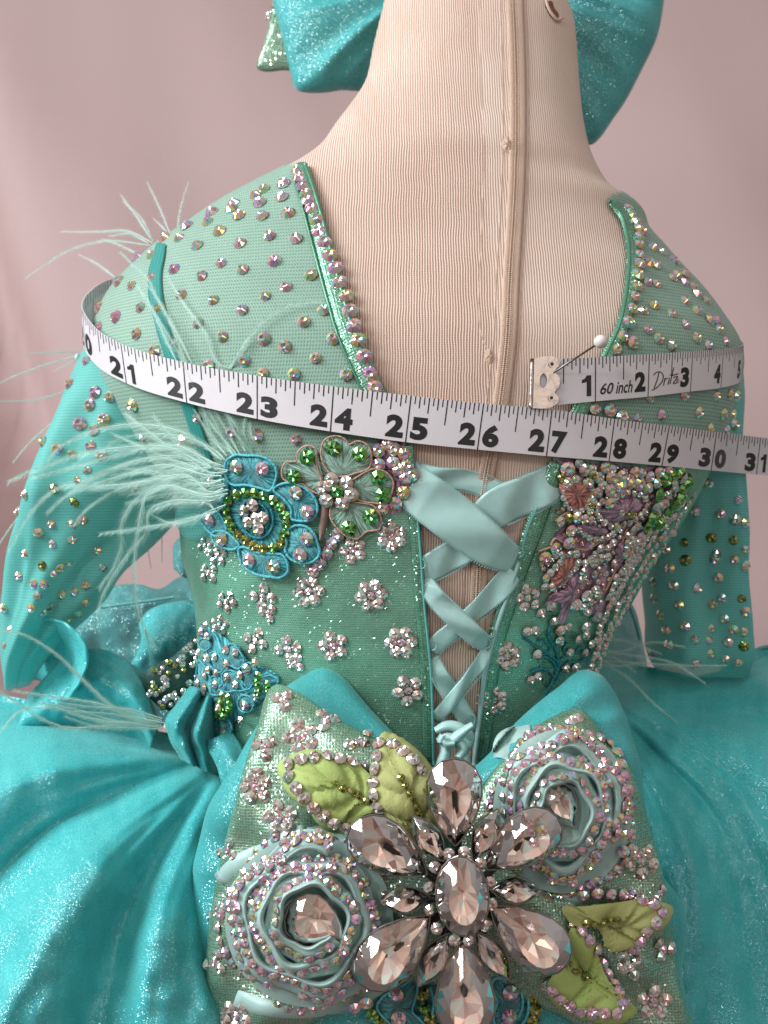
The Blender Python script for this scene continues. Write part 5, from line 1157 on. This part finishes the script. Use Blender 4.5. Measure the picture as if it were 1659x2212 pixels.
# ================================================================== brooch
brooch = thing('crystal_brooch', 'flower-shaped brooch of large champagne crystals pinned over the middle of the bow', 'brooch', px(999, 1938, .298))
D0 = .2818
BR = [('drop', (979, 1638), (985, 1830), 60), ('drop', (1200, 1762), (1050, 1882), 58), ('drop', (1222, 2078), (1062, 1966), 61), ('drop', (1008, 2236), (1000, 2040), 64), ('drop', (778, 2120), (928, 1984), 62), ('drop', (760, 1782), (922, 1894), 58)]
for i, (k, a, b, hw) in enumerate(BR):
    crystal('petal_crystal', a, b, hw, D0 - .001, .0046, brooch, k, 18, tilt=(((a[0]+b[0])/2 - 999) * -.00055 + random.uniform(-.04, .04), ((a[1]+b[1])/2 - 1938) * -.0005 + random.uniform(-.04, .04)))
for (a, b, hw) in (((893, 1766), (958, 1858), 29), ((1076, 1751), (1022, 1855), 29), ((1060, 1923), (1170, 1925), 29), ((1028, 2012), (1102, 2120), 29), ((969, 2018), (904, 2132), 28), ((928, 1940), (824, 1950), 29)):
    crystal('marquise_crystal', a, b, hw, D0 + .0005, .0032, brooch, 'marquise', 16, tilt=(random.uniform(-.12, .12), random.uniform(-.12, .12)))
crystal('centre_crystal', (990, 1852), (1008, 2022), 56, D0 - .0035, .0046, brooch, 'oval', 18)
for (u, v) in Z8([(280, 578), (347, 568), (418, 618), (457, 700), (465, 795), (437, 888), (366, 953), (303, 950), (228, 900), (199, 820), (195, 722), (220, 635)]):
    DS = Surf(depth=lambda a, b: D0 - .001); gem(u, v, 11.5, DS, 'clear', brooch, 0, name='round_stone', jitter=.2)
TV = []; TF = []
for (u, v) in ((979, 1700), (1150, 1800), (1160, 2040), (1004, 2180), (830, 2070), (830, 1825), (925, 1812), (1050, 1803), (1110, 1924), (1065, 2066), (936, 2075), (880, 1945)):
    a, b = tube([px(999, 1938, D0 + .003), px((u + 999) / 2, (v + 1938) / 2, D0 + .003), px(u, v, D0 + .003)], .0012, 6); k = len(TV); TV += a; TF += [tuple(q + k for q in f) for f in b]
mk('wire_frame', TV, TF, M['dark_metal'], brooch)
mk('hub', *(lambda V, Fc: (V, Fc))(*(lambda bb: (bb[0], bb[1]))(tube([px(999, 1938, D0 + .004), px(999, 1938, D0 + .001)], .0055, 20))), M['dark_metal'], brooch)
print('brooch ok', NG[0])
# ================================================================== tape measure
T1 = [(19.0, 200, 624, 200, 706, .418), (19.35, 184, 640, 188, 728, .404), (19.65, 177, 655, 181, 742, .392), (20, 180, 672, 185, 758, .382), (20.4, 204, 706, 212, 792, .368), (21, 262, 742, 274, 828, .352), (22, 396, 782, 404, 870, .336), (23, 556, 812, 556, 905, .328), (24, 721, 835, 714, 932, .3235), (25, 888, 855, 876, 955, .3215), (26, 1044.5, 872, 1031, 971, .325),
      (27, 1192, 885, 1180, 985, .333), (28, 1327, 905, 1315, 996, .345), (29, 1445, 920, 1429, 1006, .361), (30, 1547, 932, 1535, 1016, .379), (31, 1642, 945, 1633, 1025, .398), (32, 1733, 953, 1726, 1030, .416), (33, 1822, 958, 1816, 1032, .430), (34, 1910, 960, 1905, 1034, .44)]
T0 = [(0, 1146, 777, 1143, 881, .3285), (1, 1285.5, 772, 1285.5, 867, .338), (2, 1402, 765, 1399, 857, .352), (3, 1495.5, 759, 1490.5, 846, .370), (4, 1562, 754, 1556, 838, .391), (4.5, 1588, 750, 1582, 832, .403), (5, 1603, 746, 1597, 826, .415), (5.4, 1606, 741, 1600, 820, .425), (5.8, 1600, 736, 1594, 814, .436), (6.4, 1575, 728, 1570, 802, .449), (7.4, 1510, 715, 1505, 790, .466),
      (9, 1350, 700, 1345, 770, .482), (12, 1000, 660, 1000, 730, .490), (15, 600, 610, 600, 680, .488), (17, 340, 590, 340, 665, .468), (18, 238, 604, 240, 682, .446), (18.6, 214, 614, 216, 694, .430)]
TABLE = T0 + T1
TS_ = np.array([t[0] for t in TABLE]); TA = np.array([t[1:] for t in TABLE], float)
fine = np.arange(0, 34.001, .05)
F5 = np.stack([pchip(TS_, TA[:, k], fine) for k in range(5)], 1)
for k in (0, 1, 2, 3, 4):
    g = np.array([.25, .5, .25]); a = F5[:, k].copy(); a[1:-1] = .25 * a[:-2] + .5 * a[1:-1] + .25 * a[2:]; F5[:, k] = a
dd = F5[:, 4].copy()
for i, s in enumerate(fine):                      # lies on the dress, never in it
    if s > 5.2 and s < 19.3: continue
    for f in (0, .25, .5, .75, 1):
        u = F5[i, 0] * (1-f) + F5[i, 2] * f; v = F5[i, 1] * (1-f) + F5[i, 3] * f
        for S in (ALL, BODY):
            h = S(u, v)
            if h and h[0].y - .0026 < dd[i]: dd[i] = h[0].y - .0026
viol = dd.copy()
for _ in range(30):
    a = dd.copy(); a[1:-1] = .25 * dd[:-2] + .5 * dd[1:-1] + .25 * dd[2:]; dd = np.minimum(a, viol) if _ < 24 else a
F5[:, 4] = dd
def tape_pt(s, t, off=0.0):
    def q(s_):
        r = [np.interp(s_, fine, F5[:, k]) for k in range(5)]; return r
    r = q(s); P = px(r[0] * (1-t) + r[2] * t, r[1] * (1-t) + r[3] * t, r[4])
    if off:
        a = q(s + .02); b = q(max(0, s - .02)); ds = px(a[0], a[1], a[4]) - px(b[0], b[1], b[4]); dt = px(r[2], r[3], r[4]) - px(r[0], r[1], r[4])
        n = -(ds.cross(dt)); n.normalize(); P = P + n * off
    return P
tape = thing('measuring_tape', 'white inch measuring tape looped round the shoulders, its metal zero end pinned', 'tape measure', px(1170, 880, .33))
th = .00018
def tape_band(s0, s1, name, per=14, across=5):
    n = int((s1 - s0) * per) + 1; V = []; UV = []
    for i in range(n):
        s = s0 + (s1 - s0) * i / (n-1)
        for o_ in (th, -th):
            for k in range(across):
                V.append(tape_pt(s, k / (across-1), o_)); UV.append((s * 100, k / (across-1) * 62))
    m = 2 * across; Fc = []
    for i in range(n - 1):
        a = i * m; b = (i+1) * m
        for k in range(across - 1):
            Fc += [(a+k, a+k+1, b+k+1, b+k), (a+across+k+1, a+across+k, b+across+k, b+across+k+1)]
        Fc += [(a+across-1, a+m-1, b+m-1, b+across-1), (a+across, a, b, b+across)]
    Fc += [tuple(range(across)) + tuple(range(m-1, across-1, -1))]; e = (n-1) * m; Fc += [tuple(e + k for k in range(across-1, -1, -1)) + tuple(e + k for k in range(across, m))]
    return mk(name, V, Fc, M['tape'], tape, UV, smooth=False)
band = tape_band(0.0, 34.0, 'tape_band')
for f in band.data.polygons: f.use_smooth = False
def ticks():
    V = []; Fc = []
    def line(s, L, w, side=1, t0=0.0):
        b = len(V); k = max(2, int(L * 8) + 1)
        for i in range(k + 1):
            t = t0 + L * i / k; V.extend([tape_pt(s - w, t, side * (th + .00006)), tape_pt(s + w, t, side * (th + .00006))])
            if i: Fc.append((b+2*i-2, b+2*i-1, b+2*i+1, b+2*i))
    for (a, b_) in ((.45, 5.4), (19.2, 34)):
        k = int(math.ceil(a * 16))
        while k / 16 <= b_:
            s = k / 16
            if k % 16 == 0: line(s, 1.0, .0085)
            elif k % 8 == 0: line(s, .55, .008)
            elif k % 4 == 0: line(s, .34, .008)
            elif k % 2 == 0: line(s, .25, .008)
            else: line(s, .17, .0072)
            k += 1
    for k in range(int(17.6 * 8), int(19.6 * 8)):      # the underside that shows where the tape turns
        line(k / 8, .9 if k % 8 == 0 else .3, .012, -1)
    return mk('ruled_marks', V, Fc, M['ink'], tape, smooth=False, kind='stuff')
ticks()
def text_shape(body, bold=.018, shear=0.0):
    cu = bpy.data.curves.new('t', 'FONT'); cu.body = body; cu.size = 1.0; cu.offset = bold; cu.shear = shear; cu.resolution_u = 4
    o = bpy.data.objects.new('t', cu); COL.objects.link(o); bpy.context.view_layer.update()
    dg = bpy.context.evaluated_depsgraph_get(); me = bpy.data.meshes.new_from_object(o.evaluated_get(dg))
    bm = bmesh.new(); bm.from_mesh(me); bmesh.ops.triangulate(bm, faces=bm.faces[:]); 
    for _ in range(1):
        E = [e for e in bm.edges if e.calc_length() > .22]
        bmesh.ops.subdivide_edges(bm, edges=E, cuts=2); bmesh.ops.triangulate(bm, faces=bm.faces[:])
    V = [tuple(v.co) for v in bm.verts]; Fc = [tuple(v.index for v in f.verts) for f in bm.faces]; bm.free()
    bpy.data.objects.remove(o); bpy.data.meshes.remove(me); bpy.data.curves.remove(cu)
    return V, Fc
DIG = {}
ONE = ([(.0, .70), (.0, .60), (.12, .66), (.30, .74), (.42, .80), (.50, 1.0), (.95, 1.0), (.95, 0), (.50, 0), (.50, .70), (.35, .64), (.0, .55)], None)
def one_shape():
    V = []; Fc = []
    for i in range(9): y = i / 8; V += [(.52, y), (.98, y)]
    Fc += [(2*i, 2*i+1, 2*i+3, 2*i+2) for i in range(8)]
    b = len(V); V += [(.52, 1.0), (.52, .70), (.30, .66), (.05, .64), (.05, .80), (.28, .84), (.42, .90)]; Fc += [(b, b+6, b+1), (b+6, b+5, b+2, b+1), (b+5, b+4, b+3, b+2)]
    return V, Fc
def put_text(body, s_left, s_right, t_base, t_top, name, bold=.055, shear=0.0, side=1, maxh=None):
    if (body, bold, shear) not in DIG: DIG[(body, bold, shear)] = one_shape() if body == '1' else text_shape(body, bold, shear)
    V, Fc = DIG[(body, bold, shear)]
    x0 = min(v[0] for v in V); x1 = max(v[0] for v in V); y0 = 0 if any(c in body for c in 'h') else min(v[1] for v in V); y1 = max(v[1] for v in V)
    W = [tape_pt(s_left + (s_right - s_left) * (v[0] - x0) / (x1 - x0), t_base + (t_top - t_base) * (v[1] - y0) / (y1 - y0), side * (th + .00007)) for v in V]
    return mk(name, W, Fc, M['ink'], tape, smooth=False)
for n_ in range(20, 35):
    a, b_ = str(n_)
    if a != '1': put_text(a, n_ - .285, n_ - .05, .93, .44, 'printed_digit')
    if n_ == 31 or b_ == '1': put_text(b_, n_ + .06, n_ + .19, .93, .44, 'printed_digit')
    else: put_text(b_, n_ + .045, n_ + .28, .93, .44, 'printed_digit')
put_text('1', .78, .93, .87, .40, 'printed_digit'); put_text('2', 1.72, 1.94, .87, .40, 'printed_digit'); put_text('3', 2.72, 2.94, .87, .38, 'printed_digit'); put_text('4', 3.72, 3.95, .87, .38, 'printed_digit'); put_text('5', 4.72, 4.93, .87, .38, 'printed_digit')
put_text('60', 1.08, 1.32, .86, .60, 'printed_word', .014, .28); put_text('inch', 1.36, 1.68, .86, .58, 'printed_word', .014, .28)
def stroke(pts, w):
    V = []; Fc = []; C = cat(pts, 22)
    for i, q in enumerate(C):
        a = C[max(0, i-1)]; b = C[min(len(C)-1, i+1)]; t = b - a; t = t / (np.linalg.norm(t) + 1e-9)
        nx, ny = -t[1] * w, t[0] * w; V += [(q[0] + nx, q[1] + ny), (q[0] - nx, q[1] - ny)]
        if i: Fc.append((2*i-2, 2*i-1, 2*i+1, 2*i))
    return V, Fc
def script_word():
    # zoomed photograph coordinates of the hand-script word, mapped on to the tape between 2 and 3 inches
    S = [[(1022, 216), (1012, 258), (998, 298), (984, 334)], [(984, 242), (1004, 222), (1030, 218), (1049, 240), (1046, 275), (1020, 312), (990, 338), (968, 347)], [(1062, 262), (1055, 290), (1050, 314)], [(1055, 288), (1068, 266), (1082, 262)],
         [(1096, 258), (1088, 284), (1080, 308)], [(1101, 236), (1100, 243)], [(1126, 186), (1112, 245), (1096, 304)], [(1104, 246), (1132, 238), (1160, 230)], [(1122, 258), (1140, 252), (1155, 248), (1138, 274), (1122, 300), (1136, 298), (1152, 293)]]
    V = []; Fc = []
    for P in S:
        v, f = stroke(P, 3.4); b = len(V); V += v; Fc += [tuple(k + b for k in q) for q in f]
    W = []
    for (x, y) in V:
        x2 = 962 - 20 * (y - 95) / 297; x3 = 1278 - 20 * (y - 70) / 285; s = 2 + (x - x2) / (x3 - x2); top = 95 - 25 * (s - 2); bot = 392 - 37 * (s - 2)
        W.append(tape_pt(s, (y - top) / (bot - top), th + .00007))
    return mk('printed_word', W, Fc, M['ink'], tape, smooth=False)
script_word()
put_text('®', 2.62, 2.69, .75, .64, 'printed_mark', .0)
put_text('41', 18.9, 18.55, .88, .5, 'printed_digit', side=-1); 
# metal end
def tip():
    n0 = []
    outline = [(0, 0), (0, 1), (.33, 1.02), (.40, .93), (.385, .80), (.35, .76), (.345, .72), (.40, .62), (.42, .5), (.41, .40), (.36, .32), (.35, .24), (.40, .16), (.41, .06), (.36, -.02)]
    O = cat(outline, 60, True); h = []
    slot = [(.145 + .05 * math.cos(a), .50 + .13 * math.sin(a)) for a in np.linspace(0, 2 * math.pi, 24, endpoint=False)]
    bm = bmesh.new(); lo = []
    k = len(O); V = []; Fc = []
    sl = []                                        # slot ring matched to the outline by angle
    for q in O:
        a = math.atan2((q[1] - .5) / .52, (q[0] - .19) / .21); sl.append((.19 + .055 * math.cos(a), .46 + .15 * math.sin(a)))
    for off in (.0009, .0003):
        for q in O: V.append(tape_pt(max(0, q[0] * .44 / .42 - .0), q[1], off if q[0] > 0.001 else off))
        for q in sl: V.append(tape_pt(q[0], q[1], off))
    for i in range(k):
        j = (i + 1) % k
        Fc += [(i, j, k + j, k + i), (2*k + j, 2*k + i, 3*k + i, 3*k + j), (j, i, 2*k + i, 2*k + j), (k + i, k + j, 3*k + j, 3*k + i)]
    o = mk('metal_tip', V, Fc, M['steel'], tape, smooth=False)
    for t in (.12, .84):
        P = tape_pt(.31, t, .0011); TV, TF = tube([tape_pt(.31, t, .0006), tape_pt(.31, t, .0013)], .0011, 14); mk('rivet', TV, TF, M['steel'], o, smooth=False)
        TV, TF = tube([tape_pt(.31, t, .0011), tape_pt(.31, t, .00145)], .0006, 12); mk('rivet_hole', TV, TF, M['dark_metal'], o, smooth=False)
    TV, TF = tube([tape_pt(.012, t, .0011) for t in np.linspace(-.01, 1.0, 12)], .0007, 8); mk('folded_edge', TV, TF, M['steel'], o)
    b = bmesh.new(); b.free(); bm.free()
tip()
# pin
pin = thing('pearl_pin', 'pearl-headed steel pin holding the zero end of the tape', 'pin', px(1172, 825, .327))
A = tape_pt(.17, .47, -.004); B = px(1298, 738, .312)
a, b = tube([A, A.lerp(B, .5), B], [.00030, .00036, .00038], 8); mk('shaft', a, b, M['steel_dark'] if 'steel_dark' in M else M['steel'], pin)
bm = bmesh.new(); bmesh.ops.create_uvsphere(bm, u_segments=24, v_segments=16, radius=.00232)
me = bpy.data.meshes.new('pearl_head'); bm.to_mesh(me); bm.free(); me.materials.append(M['pearl']); me.polygons.foreach_set('use_smooth', [True] * len(me.polygons))
o = bpy.data.objects.new('pearl_head', me); o.location = B; o.scale = (1, 1, .95); link(o, pin)

# ================================================================== feathers (sewn to the dress)
FS = Surf([clothT, SL[0][1], SL[1][1], bodyT])
spray = mk('feather_spray', *tube([px(488, 1030, .343), px(476, 1045, .343), px(470, 1075, .343)], .0006, 6), M['feather'], dress, label='spray of pale aqua ostrich feather fronds beside the teal flower')
rf = random.Random(4)
L1 = [[(1650, 430), (1400, 260), (1060, 180), (760, 210), (560, 280), (440, 350), (350, 450)], [(1650, 480), (1300, 340), (1000, 370), (700, 450), (480, 510), (220, 580)], [(1600, 500), (1250, 350), (900, 350), (600, 400), (300, 500), (60, 605)],
      [(1600, 560), (1200, 480), (900, 560), (650, 640), (450, 730), (340, 840)], [(1580, 620), (1300, 560), (1050, 600), (800, 700), (600, 850), (545, 930)], [(1580, 680), (1400, 560), (1100, 600), (700, 640), (450, 640), (250, 800), (60, 1110)],
      [(1580, 700), (1200, 640), (1080, 700), (1040, 850), (1000, 1100), (1000, 1400), (1050, 1650), (1165, 1845)], [(1580, 720), (1150, 640), (950, 800), (890, 950), (900, 1050), (830, 1250), (730, 1395)],
      [(1580, 740), (1250, 750), (1100, 820), (1080, 980), (960, 1120), (870, 1250), (780, 1400), (715, 1580)], [(1560, 830), (1400, 900), (1250, 905), (1100, 840)], [(1600, 760), (1400, 760), (1200, 790), (1080, 850)], [(1070, 1690), (1105, 1830), (1115, 1985)],
      [(1600, 600), (1400, 500), (1150, 420), (900, 480), (700, 560)], [(1650, 400), (1450, 300), (1200, 250), (950, 270), (800, 320)], [(1590, 640), (1350, 600), (1100, 520), (850, 520), (600, 600)], [(1590, 690), (1350, 660), (1150, 680), (900, 700)], [(1600, 540), (1350, 420), (1050, 440), (800, 520), (500, 700), (360, 830)],
      [(1580, 660), (1300, 640), (1000, 660), (880, 690)], [(1600, 480), (1450, 380), (1280, 330), (1100, 340)], [(1640, 620), (1450, 600), (1300, 520), (1180, 540)]]
for L in L1: frond('frond', ZF([(1625 + rf.uniform(0, 70), 560 + (L[0][1] - 560) * .8 + rf.uniform(-15, 15))] + [(q[0] - 25, q[1]) for q in L[:1]] + L[1:] if L[0][0] > 1500 else L), FS, spray, .336, .372, barb=rf.uniform(34, 52), rp=1.5, off=.0035)
for k in range(13):                                # downy filler close to the root
    a = rf.uniform(2.75, 3.75); Ln = rf.uniform(120, 270); u0, v0 = 470 + rf.uniform(-12, 8), 1050 + rf.uniform(-45, 55)
    P = [(u0, v0), (u0 + Ln * .45 * math.cos(a), v0 - Ln * .45 * -math.sin(a) - rf.uniform(0, 30)), (u0 + Ln * math.cos(a + .15), v0 + Ln * math.sin(a + .15))]
    frond('frond', P, FS, spray, .337, .362, barb=rf.uniform(26, 40), rp=1.0, off=rf.uniform(.002, .006))
L2 = [[(1040, 760), (950, 600), (830, 420), (740, 260), (600, 40)], [(1020, 750), (900, 600), (830, 430), (760, 250), (700, 110), (620, 0)], [(1060, 740), (1000, 600), (960, 560), (900, 540)], [(1000, 385), (960, 370), (880, 220), (780, 80), (720, -20)], [(990, 385), (1060, 270), (1130, 180), (1240, 115), (1390, 90)], [(1000, 380), (1040, 310), (1090, 230)],
      [(830, 360), (760, 220), (690, 100), (640, 0), (560, -80), (520, -120)], [(760, 345), (690, 200), (640, 90), (590, 20)], [(1090, 740), (1050, 640), (1060, 590)], [(1100, 760), (1010, 650), (980, 580)], [(1130, 740), (1090, 680), (1075, 620)], [(1050, 770), (930, 690), (880, 580)], [(980, 760), (900, 660), (840, 560)], [(1010, 760), (940, 640), (900, 560)]]
for L in L2: frond('frond', Z3(L), FS, spray, .334, .346, barb=rf.uniform(20, 30), rp=1.3, off=.0024)
spr2 = mk('feather_spray', *tube([px(345, 545, .40), px(320, 570, .40)], .0012, 6), M['feather'], dress, label='feather fronds standing up behind the left shoulder')
L3 = [[(660, 1050), (560, 1000), (420, 1000), (265, 1000)], [(650, 1060), (450, 1040), (300, 1080), (110, 1200)], [(650, 1030), (600, 950), (520, 840)], [(660, 1040), (600, 930), (530, 870)], [(735, 1010), (690, 900), (635, 785)], [(765, 1000), (780, 900), (815, 785)], [(720, 1000), (660, 940)], [(620, 1110), (520, 1060), (440, 1030)], [(500, 1200), (420, 1140), (340, 1100)], [(640, 1050), (560, 1010), (470, 1020)]]
for L in L3: frond('frond', Z1(L), None, spr2, .412, .43, barb=22, rp=1.2)
spr3 = mk('feather_spray', *tube([px(170, 765, .41), px(165, 775, .41)], .001, 6), M['feather'], dress, label='stray feather tips left of the sleeve')
for L in [[(340, 310), (250, 310), (115, 317)], [(340, 325), (150, 380), (0, 445), (-40, 470)], [(290, 480), (160, 515), (0, 523)], [(340, 340), (280, 370), (230, 395)], [(225, 615), (120, 710), (55, 790)], [(180, 805), (100, 835), (35, 870)], [(80, 1020), (30, 1090), (-10, 1150)]]: frond('frond', Z3(L), None, spr3, .415, .40, barb=18, rp=1.1)
spr4 = mk('feather_spray', *tube([px(365, 1560, .372), px(360, 1572, .372)], .0014, 6), M['feather'], dress, label='soft feather fronds lying on the skirt at the left')
SKF = Surf([skLT])
for L in [[(720, 1050), (550, 1020), (450, 950), (330, 830), (200, 720), (80, 660), (0, 650)], [(700, 1060), (400, 1030), (200, 980), (80, 1000), (0, 1090)], [(700, 1040), (400, 960), (200, 930), (60, 910)], [(700, 1060), (500, 1060), (250, 1060), (100, 980), (0, 910)], [(710, 1050), (520, 1000), (400, 900), (300, 810)], [(700, 1070), (560, 1050), (420, 1040), (300, 1000)],
          [(700, 1075), (560, 1070), (400, 1060), (280, 1020)], [(700, 1030), (560, 990), (400, 980), (250, 960)], [(690, 1050), (500, 1040), (330, 990), (180, 960)], [(690, 1060), (480, 1010), (300, 1000)]]: frond('frond', Z5(L), SKF, spr4, .366, .352, barb=30, rp=1.4)
spr5 = mk('feather_spray', *tube([px(1285, 1400, .40), px(1290, 1412, .40)], .0014, 6), M['feather'], dress, label='feather fronds in the shade right of the waist')
SKG = Surf([skRT])
for L in [[(900, 740), (1100, 760), (1250, 790), (1390, 880)], [(930, 700), (1000, 690), (1200, 750)], [(900, 770), (1050, 850), (1150, 950), (1270, 1050)], [(920, 780), (1100, 790), (1300, 800), (1480, 800)], [(910, 730), (1020, 740), (1150, 700), (1300, 720)], [(900, 760), (1000, 800), (1100, 790)], [(900, 750), (1000, 770), (1090, 830)]]: frond('frond', Z6(L), SKG, spr5, .405, .40, barb=24, rp=1.2)
for L in [[(1085, 960), (1100, 1120), (1120, 1250)], [(1195, 900), (1200, 1050), (1200, 1200)]]: frond('frond', ZF(L), None, spray, .40, .40, barb=10, rp=.8)

# ================================================================== hair bow hanging behind the neck
hb = thing('hair_bow', 'teal organza hair bow with green foil corner hanging behind the neck', 'hair bow', px(1010, -40, .50))
HD = Surf(depth=lambda u, v: .500)
def hp(ph, h=.012): return lambda t, k, u, v: h * math.sqrt(max(0, 1 - t ** 3)) + (.0075 * crease(u, v, 1010, -60, 1.6, ph) + .0028 * crease(u, v, 1010, -60, 4.5, ph)) * (1 - .5 * t ** 4)
pad('organza_loop', (740, 40), [(585, -120), (590, 0), (612, 92), (626, 150), (642, 196), (690, 204), (740, 196), (790, 190), (860, 120), (950, -60), (900, -160), (700, -180)], HD, 0, hp(0), M['organza_bow'], hb, 26, 110, solid=.0004, label='left loop of the hair bow')
pad('organza_loop', (1310, 40), [(1180, -100), (1180, 60), (1215, 200), (1240, 290), (1266, 314), (1330, 248), (1388, 146), (1414, 90), (1432, 0), (1420, -140), (1300, -180)], HD, 0, hp(2.4), M['organza_bow'], hb, 26, 110, solid=.0004, label='right loop of the hair bow')
HF = pad('foil_corner', (602, 60), [(600, -60), (588, 20), (578, 70), (566, 112), (557, 150), (575, 155), (605, 152), (640, 150), (660, 60), (650, -60)], Surf(depth=lambda u, v: .506), 0, dome(.004), M['foil_bow'], hb, 10, 60, solid=.0004)[0]
for (u, v) in ((594, 2), (590, 15), (583, 30), (579, 42)): gem(u, v, 6, Surf(depth=lambda a, b: .502), 'clear', HF, .001)
pad('knot', (1015, -60), [(900, -120), (1000, -160), (1130, -120), (1140, -20), (1010, 10), (900, -20)], HD, 0, dome(.014), M['organza_bow'], hb, 8, 40)
# bright steel clip showing at the neck
CS = Surf(depth=lambda u, v: .478)
mk('clip', *tube([px(1196, 22, .468), px(1222, 22, .468), px(1220, 36, .468), px(1202, 38, .468)], .0009, 6), M['steel'], hb)
mk('clip_plate', *tube([px(1198, 28, .470), px(1216, 29, .470)], .0022, 6, flat=.4), M['steel'], hb)
# tag edge of a small pale hem lying right of the skirt is part of the backdrop cloth and left plain
print('objects', len(bpy.data.objects), 'gems', NG[0])
